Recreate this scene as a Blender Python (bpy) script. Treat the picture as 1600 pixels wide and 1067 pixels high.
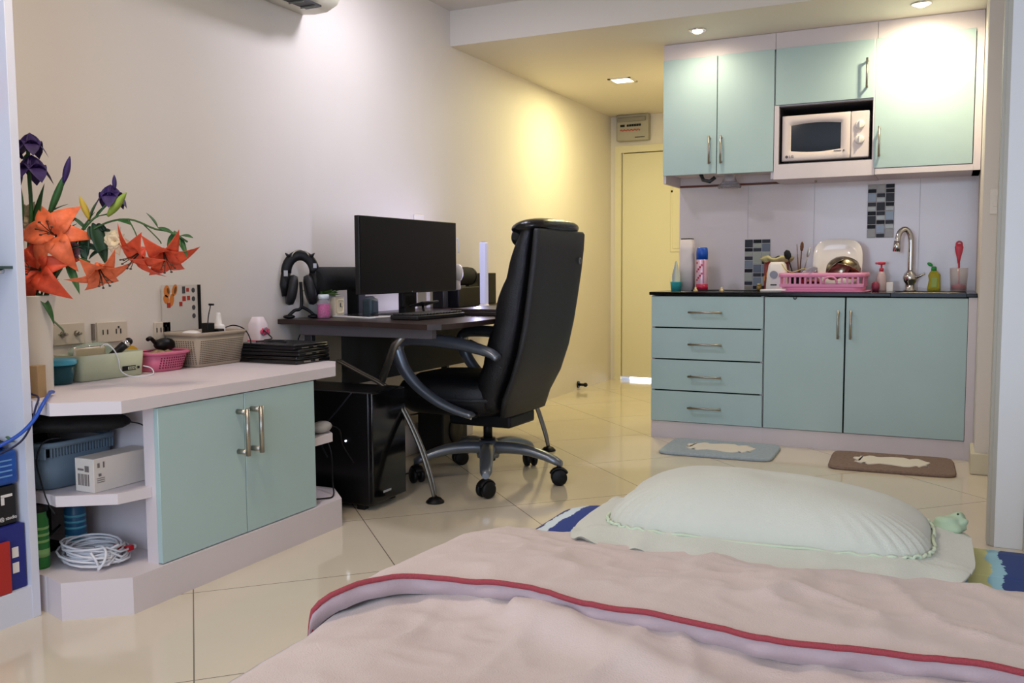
import bpy, bmesh, math, random
from mathutils import Vector, Matrix, noise
random.seed(7)
PI = math.pi
C = bpy.context.scene.collection
S = bpy.context.scene
for o in list(bpy.data.objects): bpy.data.objects.remove(o)

# ------------------------------------------------------------------ camera
cam = bpy.data.objects.new('camera', bpy.data.cameras.new('camera')); C.objects.link(cam)
cam.data.sensor_width = 36; cam.data.lens = 1424.34 / 1600 * 36; cam.data.clip_start = .05
F = Vector((-.43178277, .8985403, -.07867007)); R = Vector((.9015142, .43271183, -.00571091)); U = R.cross(F)
cam.matrix_world = Matrix(((R.x, U.x, -F.x, 2.784), (R.y, U.y, -F.y, 0), (R.z, U.z, -F.z, 1.0059), (0, 0, 0, 1)))
S.camera = cam

# ------------------------------------------------------------------ world, exposure, large lights
w = bpy.data.worlds.new('world'); S.world = w; w.use_nodes = True
w.node_tree.nodes['Background'].inputs[0].default_value = (.62, .72, 1, 1)
w.node_tree.nodes['Background'].inputs[1].default_value = .6
S.view_settings.view_transform = 'Standard'; S.view_settings.look = 'None'
S.view_settings.exposure = .5; S.view_settings.gamma = 1; S.view_settings.use_curve_mapping = False

def area(name, loc, to, sx, sy, power, col, spread=180):
    L = bpy.data.lights.new(name, 'AREA'); L.shape = 'RECTANGLE'; L.size = sx; L.size_y = sy
    L.energy = power; L.color = col; L.spread = math.radians(spread)
    o = bpy.data.objects.new(name, L); C.objects.link(o); o.location = loc
    o.rotation_euler = (Vector(to) - Vector(loc)).to_track_quat('-Z', 'Y').to_euler(); return o
def spot(name, loc, to, power, col, ang, blend=.6, rad=.03):
    L = bpy.data.lights.new(name, 'SPOT'); L.energy = power; L.color = col; L.spot_size = math.radians(ang)
    L.spot_blend = blend; L.shadow_soft_size = rad
    o = bpy.data.objects.new(name, L); C.objects.link(o); o.location = loc
    o.rotation_euler = (Vector(to) - Vector(loc)).to_track_quat('-Z', 'Y').to_euler(); return o
area('balcony_window_daylight', (2.3, -1.55, 1.35), (2.0, 3, 1.2), 2.6, 1.9, 47, (.66, .8, 1))
area('added_wall_band_light', (3.9, 1.6, 1.5), (0, 4.25, 1.35), .12, 1.5, 2.0, (.62, .68, 1), 34)  # added cool light with no real opening, makes the pale band on the left wall
area('room_ceiling_lamp_light', (1.15, 1.5, 2.5), (1.15, 1.5, 0), .3, .3, 12, (1, .82, .64))
area('desk_downlight_light', (.61, 3.72, 2.56), (.61, 3.72, 0), .2, .2, 9, (.86, .84, 1))
area('hall_downlight_light', (.61, 6.38, 2.345), (.61, 6.38, 0), .12, .12, 14, (1, .90, .45))
spot('kitchen_spot_light', (1.443, 5.25, 2.33), (1.44, 5.48, 1.4), 8.5, (1, .86, .64), 165, 1, .03)
spot('kitchen_spot_light', (2.608, 5.25, 2.33), (2.60, 5.50, 1.5), 27, (1, .86, .60), 165, 1, .03)

# ------------------------------------------------------------------ materials
def lin(c): return tuple(((x/255)/12.92 if x/255 <= .04045 else ((x/255+.055)/1.055)**2.4) for x in c)
MATS = {}
def mat(name, col, rough=.5, metal=0, spec=.5, bump=0, bscale=60, var=0, vscale=8, trans=0, alpha=1, emit=0, coat=0, sheen=0, ior=1.45):
    if name in MATS: return MATS[name]
    m = bpy.data.materials.new(name); m.use_nodes = True; nt = m.node_tree; b = nt.nodes['Principled BSDF']
    c = lin(col) + (1,)
    b.inputs['Base Color'].default_value = c; b.inputs['Roughness'].default_value = rough
    b.inputs['Metallic'].default_value = metal; b.inputs['Specular IOR Level'].default_value = spec
    b.inputs['Transmission Weight'].default_value = trans; b.inputs['Alpha'].default_value = alpha
    b.inputs['Coat Weight'].default_value = coat; b.inputs['Sheen Weight'].default_value = sheen; b.inputs['IOR'].default_value = ior
    if emit: b.inputs['Emission Color'].default_value = c; b.inputs['Emission Strength'].default_value = emit
    if var or bump:
        tc = nt.nodes.new('ShaderNodeTexCoord')
    if var:
        n = nt.nodes.new('ShaderNodeTexNoise'); n.inputs['Scale'].default_value = vscale; n.inputs['Detail'].default_value = 4
        r = nt.nodes.new('ShaderNodeValToRGB')
        r.color_ramp.elements[0].position = .3; r.color_ramp.elements[1].position = .7
        r.color_ramp.elements[0].color = tuple(x*(1-var) for x in c[:3])+(1,); r.color_ramp.elements[1].color = tuple(min(1, x*(1+var)) for x in c[:3])+(1,)
        nt.links.new(tc.outputs['Object'], n.inputs['Vector']); nt.links.new(n.outputs['Fac'], r.inputs['Fac']); nt.links.new(r.outputs['Color'], b.inputs['Base Color'])
    if bump:
        n = nt.nodes.new('ShaderNodeTexNoise'); n.inputs['Scale'].default_value = bscale; n.inputs['Detail'].default_value = 5
        k = nt.nodes.new('ShaderNodeBump'); k.inputs['Strength'].default_value = bump; k.inputs['Distance'].default_value = .01
        nt.links.new(tc.outputs['Object'], n.inputs['Vector']); nt.links.new(n.outputs['Fac'], k.inputs['Height']); nt.links.new(k.outputs['Normal'], b.inputs['Normal'])
    MATS[name] = m; return m

WALL = mat('wall_paint', (226, 218, 208), .6, var=.02, vscale=2)
CEIL = mat('ceiling_paint', (224, 218, 212), .7)
WHITE = mat('white_laminate', (222, 212, 214), .42, var=.02, vscale=5)
SEA = mat('seafoam_laminate', (178, 203, 201), .45, var=.025, vscale=3)
STEEL = mat('brushed_steel', (172, 166, 156), .32, 1, bump=.1, bscale=200)
CHROME = mat('chrome', (215, 215, 215), .08, 1)
GRANITE = mat('black_granite', (10, 9, 11), .16, spec=.25, var=.5, vscale=90)
BLACK = mat('black_plastic', (9, 9, 11), .48, spec=.35)
GLOSSB = mat('gloss_black', (8, 8, 10), .1, spec=.6)
DARKSEAM = mat('dark_gap', (30, 36, 36), .8)
LEATHER = mat('black_leather', (7, 7, 10), .46, bump=.25, bscale=160)
SHELL = mat('charcoal_leather', (27, 27, 28), .5, bump=.3, bscale=220)
GUN = mat('gunmetal_paint', (122, 128, 136), .3, .7)
DESKM = mat('dark_brown_laminate', (46, 32, 28), .34, var=.2, vscale=14)
DKGREY = mat('dark_grey_metal', (58, 58, 62), .45, .6)
PINK = mat('pink_plastic', (236, 150, 184), .38, var=.03)
PINKD = mat('rose_plastic', (216, 112, 142), .4)
WPLAST = mat('white_plastic', (232, 226, 220), .35)
CREAM = mat('cream_plastic', (226, 212, 186), .45)
DOORM = mat('door_paint', (226, 218, 186), .42)
LAMPW = mat('lamp_diffuser', (255, 244, 214), .5, emit=6)
GREENL = mat('leaf_green', (48, 92, 44), .5, var=.25, vscale=30)
GREEND = mat('dark_leaf_green', (26, 58, 34), .55, var=.25, vscale=30)
GREENB = mat('bud_green', (138, 160, 60), .5, var=.2, vscale=40)
STEMM = mat('stem_green', (58, 92, 44), .6)
ORANGE = mat('lily_orange', (232, 112, 66), .55, var=.22, vscale=35)
ORANGE2 = mat('lily_red_orange', (218, 78, 44), .55, var=.22, vscale=35)
PURPLE = mat('iris_purple', (48, 26, 84), .6, var=.35, vscale=60)
GLASS = mat('clear_glass', (235, 240, 240), .04, trans=1, ior=1.3)
CABLEW = mat('white_cable', (222, 222, 226), .45)
BLUEC = mat('blue_cable', (36, 78, 172), .4)

# ------------------------------------------------------------------ mesh helpers
class MB:
    def __init__(s): s.bm = bmesh.new(); s.mi = 0; s.mats = []
    def m(s, material):
        if material not in s.mats: s.mats.append(material)
        s.mi = s.mats.index(material); return s
    def _f(s, vs, smooth=False):
        try: f = s.bm.faces.new(vs)
        except ValueError: return None
        f.material_index = s.mi; f.smooth = smooth; return f
    def box(s, x0, x1, y0, y1, z0, z1, bev=0, seg=2, M=None):
        if x0 > x1: x0, x1 = x1, x0
        if y0 > y1: y0, y1 = y1, y0
        if z0 > z1: z0, z1 = z1, z0
        v = [s.bm.verts.new(p) for p in ((x0,y0,z0),(x1,y0,z0),(x1,y1,z0),(x0,y1,z0),(x0,y0,z1),(x1,y0,z1),(x1,y1,z1),(x0,y1,z1))]
        fs = [s._f([v[i] for i in q]) for q in ((3,2,1,0),(4,5,6,7),(0,1,5,4),(1,2,6,5),(2,3,7,6),(3,0,4,7))]
        if bev:
            es = list({e for f in fs for e in f.edges})
            r = bmesh.ops.bevel(s.bm, geom=es, offset=bev, segments=seg, profile=.5, affect='EDGES', material=-1)
            v = list({vv for f in r['faces'] for vv in f.verts} | {x for x in v if x.is_valid})
            for f in r['faces']: f.material_index = s.mi; f.smooth = True
        if M: bmesh.ops.transform(s.bm, matrix=M, verts=[x for x in v if x.is_valid])
        return s
    def loft(s, rings, cap=True, smooth=True, close=True):
        R_ = [[s.bm.verts.new(p) for p in r] for r in rings]
        n = len(R_[0])
        for a, b in zip(R_, R_[1:]):
            for i in range(n if close else n-1):
                j = (i+1) % n; s._f([a[i], a[j], b[j], b[i]], smooth)
        if cap and close:
            s._f(list(reversed(R_[0])), False); s._f(R_[-1], False)
        return s
    def tube(s, pts, r, seg=8, r2=None, flat=1, cap=True, smooth=True):
        pts = [Vector(p) for p in pts]; n = len(pts); rings = []; prev = None
        for i, p in enumerate(pts):
            t = (pts[min(i+1, n-1)] - pts[max(i-1, 0)]).normalized()
            if prev is None:
                a = Vector((0,0,1)) if abs(t.z) < .9 else Vector((0,1,0)); u = t.cross(a).normalized()
            else: u = (prev - t*prev.dot(t)).normalized()
            prev = u; v_ = t.cross(u)
            rr = r[i] if isinstance(r, (list, tuple)) else (r + (r2-r)*i/(n-1) if r2 is not None else r)
            rings.append([p + u*rr*math.cos(2*PI*k/seg) + v_*rr*flat*math.sin(2*PI*k/seg) for k in range(seg)])
        return s.loft(rings, cap, smooth)
    def cyl(s, p0, p1, r0, r1=None, seg=20): return s.tube([p0, p1], r0, seg, r1 if r1 is not None else r0)
    def lathe(s, c, prof, seg=28, sx=1, sy=1, M=None):
        rings = [[Vector((r*sx*math.cos(2*PI*k/seg), r*sy*math.sin(2*PI*k/seg), z)) for k in range(seg)] for r, z in prof]
        rings = [[(M @ p if M else p) + Vector(c) for p in ring] for ring in rings]
        return s.loft(rings, True)
    def prism(s, poly, z0, z1):
        return s.loft([[(x, y, z0) for x, y in poly], [(x, y, z1) for x, y in poly]], True, False)
    def grid(s, fn, nu, nv, smooth=True, closeu=False):
        g = [[s.bm.verts.new(fn(i/nu, j/nv)) for j in range(nv+1)] for i in range(nu+(0 if closeu else 1))]
        for i in range(nu):
            for j in range(nv):
                a, b = g[i], g[(i+1) % len(g)]; s._f([a[j], b[j], b[j+1], a[j+1]], smooth)
        return s
    def ball(s, c, rx, ry=None, rz=None, seg=16, M=None):
        ry = ry or rx; rz = rz or rx; n = seg//2+2; prof = []
        rings = []
        for i in range(n+1):
            a = -PI/2 + PI*i/n; rr = max(math.cos(a), .02)
            rings.append([Vector((rx*rr*math.cos(2*PI*k/seg), ry*rr*math.sin(2*PI*k/seg), rz*math.sin(a))) for k in range(seg)])
        rings = [[(M @ p if M else p)+Vector(c) for p in r] for r in rings]
        return s.loft(rings, True)
    def petal(s, c, d, up, L, W, curl=.5, bend=0, th=.0012, n=7, rnd=1):
        # leaf-shaped curved blade from c along d, bending towards -up
        d = Vector(d).normalized(); up = Vector(up); up = (up-d*up.dot(d)).normalized(); sd = d.cross(up); c = Vector(c)
        def fn(i, j, off):
            t = i/n; a = curl*t*t
            pos = c + d*(L*t*(1-.25*abs(curl)*t)) - up*(L*a*.6) + up*(L*.12*math.sin(PI*t))*bend
            w_ = W*max(0, math.sin(PI*min(1, t**.75*.97+.03)))**rnd; x = (j-2)/2
            return pos + sd*(w_*x) + up*(abs(x)*w_*.35) + up*off
        top = [[s.bm.verts.new(fn(i, j, 0)) for j in range(5)] for i in range(n+1)]
        bot = [[s.bm.verts.new(fn(i, j, -th)) for j in range(5)] for i in range(n+1)]
        for i in range(n):
            for j in range(4):
                s._f([top[i][j], top[i+1][j], top[i+1][j+1], top[i][j+1]], True); s._f([bot[i][j+1], bot[i+1][j+1], bot[i+1][j], bot[i][j]], True)
            s._f([top[i][0], bot[i][0], bot[i+1][0], top[i+1][0]]); s._f([top[i][4], top[i+1][4], bot[i+1][4], bot[i][4]])
        return s
    def xf(s, M): bmesh.ops.transform(s.bm, matrix=M, verts=s.bm.verts); return s
    def build(s, name, material=None, parent=None, world=False, keep=False):
        bmesh.ops.recalc_face_normals(s.bm, faces=s.bm.faces)
        loc = None
        if parent is not None:
            if world:
                M = Matrix.Identity(4); p = parent
                while p: M = p.matrix_basis @ M; p = p.parent
                s.xf(M.inverted())
        elif not keep and s.bm.verts:
            xs = [v.co.x for v in s.bm.verts]; ys = [v.co.y for v in s.bm.verts]; zs = [v.co.z for v in s.bm.verts]
            loc = Vector(((min(xs)+max(xs))/2, (min(ys)+max(ys))/2, min(zs))); s.xf(Matrix.Translation(-loc))
        me = bpy.data.meshes.new(name); s.bm.to_mesh(me); s.bm.free()
        for m_ in (s.mats or [material]): me.materials.append(m_)
        o = bpy.data.objects.new(name, me); C.objects.link(o)
        if parent: o.parent = parent
        if loc: o.location = loc
        return o

def thing(name, label, cat, loc=(0,0,0), rz=0, group=None):
    o = bpy.data.objects.new(name, None); C.objects.link(o); o.empty_display_size = .05
    o.location = loc; o.rotation_euler = (0, 0, rz); tag(o, label, cat, group); return o
def tag(o, label, cat, group=None):
    o['label'] = label; o['category'] = cat
    if group: o['group'] = group
    return o
def struct(name, mb, m=None, label=None):
    o = mb.build(name, m); o['kind'] = 'structure'
    if label: o['label'] = label
    return o
def text(mb, body, size, M, depth=.0006):
    c = bpy.data.curves.new('t', 'FONT'); c.body = body; c.size = size; c.extrude = depth; c.align_x = 'CENTER'
    o = bpy.data.objects.new('t', c); C.objects.link(o)
    me = bpy.data.meshes.new_from_object(o.evaluated_get(bpy.context.evaluated_depsgraph_get()))
    vs = [mb.bm.verts.new(M @ v.co) for v in me.vertices]
    for p in me.polygons: mb._f([vs[i] for i in p.vertices])
    bpy.data.objects.remove(o); return mb
def rrect(cx, cy, hx, hy, z, r, n=10):
    out = []
    for qx, qy, a0 in ((1,1,0),(-1,1,PI/2),(-1,-1,PI),(1,-1,3*PI/2)):
        for k in range(n+1):
            a = a0+PI/2*k/n; out.append((cx+qx*(hx-r)+r*math.cos(a), cy+qy*(hy-r)+r*math.sin(a), z))
    return out
def face_m(loc, right, up):  # matrix that maps text xy to a surface
    r = Vector(right).normalized(); u = Vector(up).normalized(); n = r.cross(u)
    return Matrix(((r.x,u.x,n.x,loc[0]),(r.y,u.y,n.y,loc[1]),(r.z,u.z,n.z,loc[2]),(0,0,0,1)))
def smooth_path(pts, k=5):
    P = [Vector(p) for p in pts]; out = []
    for i in range(len(P)-1):
        a, b, c, d = P[max(i-1,0)], P[i], P[i+1], P[min(i+2,len(P)-1)]
        for j in range(k):
            t = j/k; out.append(.5*((2*b)+(c-a)*t+(2*a-5*b+4*c-d)*t*t+(3*b-a-3*c+d)*t**3))
    out.append(P[-1]); return out
def rr(cx, cy, hx, hy, z, n=28, e=4):  # rounded rectangle ring in xy
    out = []
    for k in range(n):
        a = 2*PI*k/n; c, s_ = math.cos(a), math.sin(a)
        out.append((cx+hx*math.copysign(abs(c)**(2/e), c), cy+hy*math.copysign(abs(s_)**(2/e), s_), z))
    return out
def handle(parent, name, p0, p1, out, r=.006, m=None):
    """bar handle between p0 and p1, standing off along 'out' (world coordinates)"""
    b = MB(); p0 = Vector(p0); p1 = Vector(p1); o_ = Vector(out); d = (p1-p0).normalized()*.012
    b.cyl(p0+o_-d*0, p1+o_, r, seg=10)
    b.cyl(p0+d, p0+d+o_, r*1.15, seg=8); b.cyl(p1-d, p1-d+o_, r*1.15, seg=8)
    return b.build(name, m or STEEL, parent, True)

# ------------------------------------------------------------------ room shell
def floor_mat():
    m = bpy.data.materials.new('cream_floor_tile'); m.use_nodes = True; nt = m.node_tree; b = nt.nodes['Principled BSDF']; N = nt.nodes.new; L = nt.links.new
    g = N('ShaderNodeNewGeometry'); sp = N('ShaderNodeSeparateXYZ'); L(g.outputs['Position'], sp.inputs[0])
    def ma(op, a, b_=None):
        n = N('ShaderNodeMath'); n.operation = op
        for i, x in enumerate((a, b_)):
            if x is None: continue
            if isinstance(x, (int, float)): n.inputs[i].default_value = x
            else: L(x, n.inputs[i])
        return n.outputs[0]
    def line(e):
        f = ma('MODULO', ma('ADD', ma('DIVIDE', e, .92), 20), 1)
        return ma('GREATER_THAN', ma('ABSOLUTE', ma('SUBTRACT', f, .5)), .4972)
    s_ = ma('SUBTRACT', ma('ADD', sp.outputs['X'], sp.outputs['Y']), 2.75); d_ = ma('SUBTRACT', ma('SUBTRACT', sp.outputs['Y'], sp.outputs['X']), .49)
    fac = ma('MAXIMUM', line(s_), line(d_))
    n = N('ShaderNodeTexNoise'); n.inputs['Scale'].default_value = 2.5; n.inputs['Detail'].default_value = 5; L(g.outputs['Position'], n.inputs['Vector'])
    r = N('ShaderNodeValToRGB'); r.color_ramp.elements[0].color = lin((212, 200, 178))+(1,); r.color_ramp.elements[1].color = lin((226, 214, 192))+(1,); L(n.outputs['Fac'], r.inputs['Fac'])
    mx = N('ShaderNodeMix'); mx.data_type = 'RGBA'; L(fac, mx.inputs[0]); L(r.outputs[0], mx.inputs[6]); mx.inputs[7].default_value = lin((120, 110, 96))+(1,)
    L(mx.outputs[2], b.inputs['Base Color']); b.inputs['Roughness'].default_value = .09; b.inputs['Specular IOR Level'].default_value = .5
    return m
FLOOR = floor_mat()
struct('floor', MB().box(-.1, 4.3, -1.8, 8, -.1, 0), FLOOR)
struct('ceiling', MB().box(-.1, 4.3, -1.8, 4.95, 2.57, 2.67), CEIL)
struct('trim_1', MB().box(-.1, 4.3, 4.95, 8, 2.36, 2.67), mat('soffit_paint', (226, 218, 206), .6), 'lowered ceiling over kitchen and entrance')
struct('wall_left', MB().box(-.1, 0, -1.8, 8, 0, 2.57), WALL)
struct('wall_right', MB().box(4.2, 4.3, -1.8, 3.7, 0, 2.57), WALL)
b = MB(); b.box(-.1, .06, 7.87, 8, 0, 2.36); b.box(1.0, 1.2, 7.87, 8, 0, 2.36); b.box(.06, 1.0, 7.87, 8, 2.09, 2.36)
struct('wall_far', b, WALL)
struct('wall_kitchen', MB().box(1.18, 4.3, 5.87, 5.97, 0, 2.36), mat('splashback_gloss', (232, 224, 226), .12))
struct('wall_corridor', MB().box(1.18, 1.28, 5.97, 7.87, 0, 2.36), WALL)
b = MB(); b.box(2.913, 3.0, 4.93, 5.87, 0, 2.36)
struct('wall_column', b, WALL, 'beige wall end beside the kitchen cabinets')
struct('wall_side', MB().box(3.0, 3.1, 3.76, 4.94, 0, 2.57), WALL)
struct('wall_bathroom', MB().box(3.1, 4.3, 3.7, 3.8, 0, 2.57), WALL)
# back wall with the balcony window opening behind the camera
b = MB(); b.box(-.1, .9, -1.8, -1.7, 0, 2.57); b.box(3.7, 4.3, -1.8, -1.7, 0, 2.57); b.box(.9, 3.7, -1.8, -1.7, 2.4, 2.57); b.box(.9, 3.7, -1.8, -1.7, 0, .3)
struct('wall_back', b, WALL)
# door at the end of the corridor
b = MB(); b.box(.104, .96, 7.885, 7.925, .03, 2.033); b.m(DOORM)
b = MB().m(DOORM).box(.108, .96, 7.875, 7.915, .028, 2.03, .002)
for z0, z1 in ((1.15, 1.86), (.25, .95)):
    b.m(DOORM); b.box(.55, .90, 7.868, 7.878, z0, z1, .006); b.box(.57, .88, 7.864, 7.874, z0+.03, z1-.03, .004)
d = struct('door_1', b, None, 'cream entrance door at the end of the corridor'); 
MB().box(.098, .975, 7.932, 7.94, .04, 2.06).build('added_gap_backing', DARKSEAM, d, True)  # added dark sheet behind the door so the frame gap looks shaded
MB().ball((.564, 7.868, 1.68), .010).build('peephole', BLACK, d, True)
b = MB(); b.box(.0445, .102, 7.85, 7.90, 0, 2.095); b.box(.965, 1.03, 7.85, 7.90, 0, 2.095); b.box(.102, .965, 7.85, 7.90, 2.037, 2.095)
struct('trim_2', b, DOORM, 'cream door frame of the entrance door')
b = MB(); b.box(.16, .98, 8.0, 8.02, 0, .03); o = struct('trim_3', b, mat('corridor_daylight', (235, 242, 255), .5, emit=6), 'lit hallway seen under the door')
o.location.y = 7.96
t = thing('light_switch', 'small white light switch on the beige wall end at the right', 'switch', (2.965, 4.93, 1.26))
MB().box(2.942, 2.986, 4.922, 4.93, 1.255, 1.375, .002).build('plate', mat('switch_white', (232, 226, 216), .4), t, True)
MB().box(2.954, 2.974, 4.918, 4.924, 1.29, 1.34, .002).build('rocker', mat('switch_white', (232, 226, 216), .4), t, True)
# column foot and bathroom door jamb on the right
b = MB(); b.box(2.895, 3.0, 4.90, 5.2, 0, .105, .006); struct('baseboard_column', b, mat('foot_paint', (214, 206, 180), .5))
JW = mat('jamb_white', (238, 243, 248), .4); JG = mat('jamb_grey', (186, 184, 174), .45)
b = MB().m(JG); b.box(2.928, 2.950, 3.66, 3.75, 0, 2.57, .004); b.m(JG).box(2.938, 2.955, 3.652, 3.74, 0, 2.57, .003); b.m(JW).box(2.952, 3.043, 3.645, 3.76, 0, 2.57, .002)
struct('trim_4', b, None, 'white door jamb at the right edge')
struct('trim_5', MB().box(3.043, 3.1, 3.62, 3.72, 0, 2.57), mat('jamb_cream', (200, 184, 150), .5), 'cream strip beside the white jamb')
struct('baseboard_side', MB().box(2.955, 3.0, 3.98, 4.45, 0, .105, .006), MATS['foot_paint'])
struct('trim_6', MB().box(0, .16, 3.35, 4.9, 0, .17, .004), mat('ledge_paint', (216, 208, 196), .5), 'white ledge along the wall under the desk')

# ------------------------------------------------------------------ ceiling lights, breaker box, air conditioner, door stop
t = thing('downlight', 'square recessed downlight glowing in the corridor ceiling', 'ceiling light', (.615, 6.375, 2.36))
b = MB()
for a in (0, PI/2, PI, 3*PI/2): b.box(-.085, .085, .066, .085, -.006, .001, M=Matrix.Rotation(a, 4, 'Z'))
b.build('frame', WPLAST, t); MB().box(-.066, .066, -.066, .066, -.003, .001).build('diffuser', LAMPW, t)
def roundlight(x, y, label):
    t = thing('downlight', label, 'ceiling light', (x, y, 2.36))
    MB().lathe((0,0,0), [(.03,.001),(.03,-.004),(.046,-.008),(.052,-.004),(.052,.001)]).build('rim', CHROME, t)
    MB().ball((0,0,-.006), .030, .030, .014).build('bulb', mat('spot_bulb', (255, 226, 180), .5, emit=9), t)
roundlight(1.443, 5.256, 'round recessed spotlight above the two-door wall cabinet')
roundlight(2.608, 5.256, 'round recessed spotlight above the brightly lit wall cabinet')

t = thing('breaker_box', 'grey electrical breaker box mounted above the entrance door', 'breaker box', (.225, 7.87, 2.13))
b = MB().m(mat('box_grey', (172, 166, 152), .5)); b.box(.075, .37, 7.79, 7.87, 2.132, 2.36, .012)
b.build('body', None, t, True)
MB().box(.085, .35, 7.772, 7.80, 2.295, 2.335, .01).build('hinged_cover', mat('cover_grey', (140, 136, 128), .4), t, True)
b = MB(); b.box(.115, .155, 7.785, 7.795, 2.253, 2.272)
for i in range(6): b.box(.175+i*.022, .193+i*.022, 7.785, 7.795, 2.253, 2.272)
b.build('black_lettering', BLACK, t, True)
b = MB(); b.tube([(.115+i*.0095, 7.786, 2.222+.007*math.sin(i*1.9)) for i in range(20)], .004, 6); b.build('red_script', mat('red_print', (190, 60, 40), .5), t, True)
MB().box(.25, .34, 7.785, 7.795, 2.155, 2.160).build('small_print', BLACK, t, True)

t = thing('air_conditioner', 'white wall air conditioner cut off by the top of the picture', 'air conditioner', (0, 3.1, 2.2))
prof = [(0.0, 2.205), (.07, 2.198), (.14, 2.20), (.20, 2.225), (.225, 2.27), (.235, 2.36), (.225, 2.46), (.20, 2.49), (0.0, 2.49)]
MB().loft([[(x, 2.55, z) for x, z in prof], [(x, 3.54, z) for x, z in prof]], True, True).build('casing', mat('ac_white', (214, 210, 192), .45), t, True)
MB().box(.10, .185, 2.62, 3.44, 2.193, 2.202, M=None).build('air_outlet', BLACK, t, True)
for i in range(10): MB().box(.10, .18, 2.66+i*.082, 2.664+i*.082, 2.186, 2.2).build('louver', mat('louver', (120, 122, 110), .5), t, True)
t = thing('door_stop', 'small black door stopper on the left wall near the floor', 'door stopper', (0, 7.06, .045))
MB().cyl((0, 0, 0), (.010, 0, 0), .028).build('base', BLACK, t); b = MB(); b.cyl((.01,0,0), (.06,0,0), .011); b.build('shaft', BLACK, t)
MB().ball((.068, 0, 0), .018).build('rubber_tip', BLACK, t)

# ------------------------------------------------------------------ kitchen base units
def front(parent, name, x0, x1, z0, z1, y, m=SEA, g=.0022, th=.018):
    return MB().box(x0+g, x1-g, y, y+th, z0+g, z1-g, .0012, 1).build(name, m, parent, True)
t = thing('base_cabinet', 'mint green base cabinet with four drawers under the black worktop', 'cabinet', (1.51, 5.55, 0))
b = MB().m(WHITE).box(1.182, 1.838, 5.262, 5.86, 0, .097); b.m(WHITE).box(1.182, 1.2, 5.268, 5.86, .097, .848); b.box(1.82, 1.838, 5.268, 5.86, .097, .848)
b.m(DARKSEAM).box(1.2, 1.82, 5.275, 5.86, .097, .845)
b.build('body', None, t, True)
zz = [.848, .659, .472, .286, .097]
for i in range(4):
    d = front(t, 'drawer', 1.182, 1.838, zz[i+1]+.002, zz[i]-.002, 5.25)
    hz = (.752, .564, .375, .19)[i]
    handle(d, 'handle', (1.412, 5.25, hz), (1.608, 5.25, hz), (0, -.028, 0))
t = thing('base_cabinet', 'wide mint green sink cabinet with two tall doors', 'cabinet', (2.38, 5.55, 0))
b = MB().m(WHITE).box(1.838, 2.911, 5.262, 5.86, 0, .097); b.m(WHITE).box(2.872, 2.912, 5.252, 5.86, 0, .848); b.m(DARKSEAM).box(1.845, 2.872, 5.275, 5.86, .097, .845)
b.build('body', None, t, True)
d1 = front(t, 'door', 1.842, 2.272, .099, .846, 5.25); d2 = front(t, 'door', 2.276, 2.872, .099, .846, 5.25)
MB().tube([(2.00, 5.248, .842), (2.004, 5.246, .833), (2.012, 5.246, .833), (2.016, 5.248, .842)], .003, 6).build('catch_hook', DKGREY, d1, True)
handle(d1, 'handle', (2.238, 5.25, .773), (2.238, 5.25, .618), (0, -.028, 0)); handle(d2, 'handle', (2.303, 5.25, .774), (2.303, 5.25, .618), (0, -.028, 0))
# worktop with the sink cut out of it
b = MB()
b.box(1.172, 2.50, 5.238, 5.868, .850, .870, .003); b.box(2.86, 2.911, 5.238, 5.868, .850, .870, .003)
b.box(2.50, 2.86, 5.238, 5.33, .850, .870); b.box(2.50, 2.86, 5.66, 5.868, .850, .870)
tag(b.build('worktop', GRANITE), 'thin glossy black worktop running over the kitchen base cabinets', 'worktop')
b = MB().m(STEEL)
b.loft([rr(2.68, 5.495, .179, .163, .864, e=12), rr(2.68, 5.495, .170, .155, .864, e=12), rr(2.68, 5.495, .160, .145, .75, e=6), rr(2.68, 5.495, .02, .02, .745, e=2)], False)
tag(b.build('sink', None), 'stainless steel sink bowl sunk into the black worktop', 'sink')

# wall cabinets
t = thing('wall_cabinet', 'pale mint wall cabinet with two doors beside the corridor', 'cabinet', (1.50, 5.69, 1.52))
b = MB().m(WHITE).box(1.172, 1.19, 5.518, 5.868, 1.525, 2.265); b.box(1.817, 1.835, 5.518, 5.868, 1.525, 2.265); b.box(1.172, 1.835, 5.518, 5.868, 2.25, 2.358)
b.m(WHITE).box(1.19, 1.817, 5.53, 5.868, 1.585, 1.60); b.box(1.19, 1.817, 5.85, 5.868, 1.525, 2.25)
b.m(mat('reddish_strip', (110, 62, 48), .6)).box(1.19, 1.817, 5.842, 5.852, 1.525, 1.537)
b.build('body', None, t, True)
dl = front(t, 'door', 1.172, 1.503, 1.57, 2.265, 5.5); dr = front(t, 'door', 1.503, 1.835, 1.565, 2.265, 5.5)
handle(dl, 'handle', (1.462, 5.5, 1.793), (1.462, 5.5, 1.627), (0, -.028, 0)); handle(dr, 'handle', (1.531, 5.5, 1.792), (1.531, 5.5, 1.627), (0, -.028, 0))
t = thing('wall_cabinet', 'white wall cabinet with an open microwave niche under a small mint door', 'cabinet', (2.1, 5.69, 1.52))
b = MB().m(WHITE).box(1.837, 1.862, 5.502, 5.868, 1.52, 1.942); b.box(2.370, 2.384, 5.502, 5.868, 1.52, 2.265); b.box(1.862, 2.370, 5.502, 5.868, 1.52, 1.605)
b.box(1.837, 1.855, 5.518, 5.868, 1.94, 2.265); b.box(1.855, 2.37, 5.518, 5.868, 1.935, 1.95); b.box(1.837, 2.384, 5.518, 5.868, 2.25, 2.358)
b.m(DARKSEAM).box(1.862, 2.37, 5.856, 5.868, 1.605, 1.94)
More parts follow.
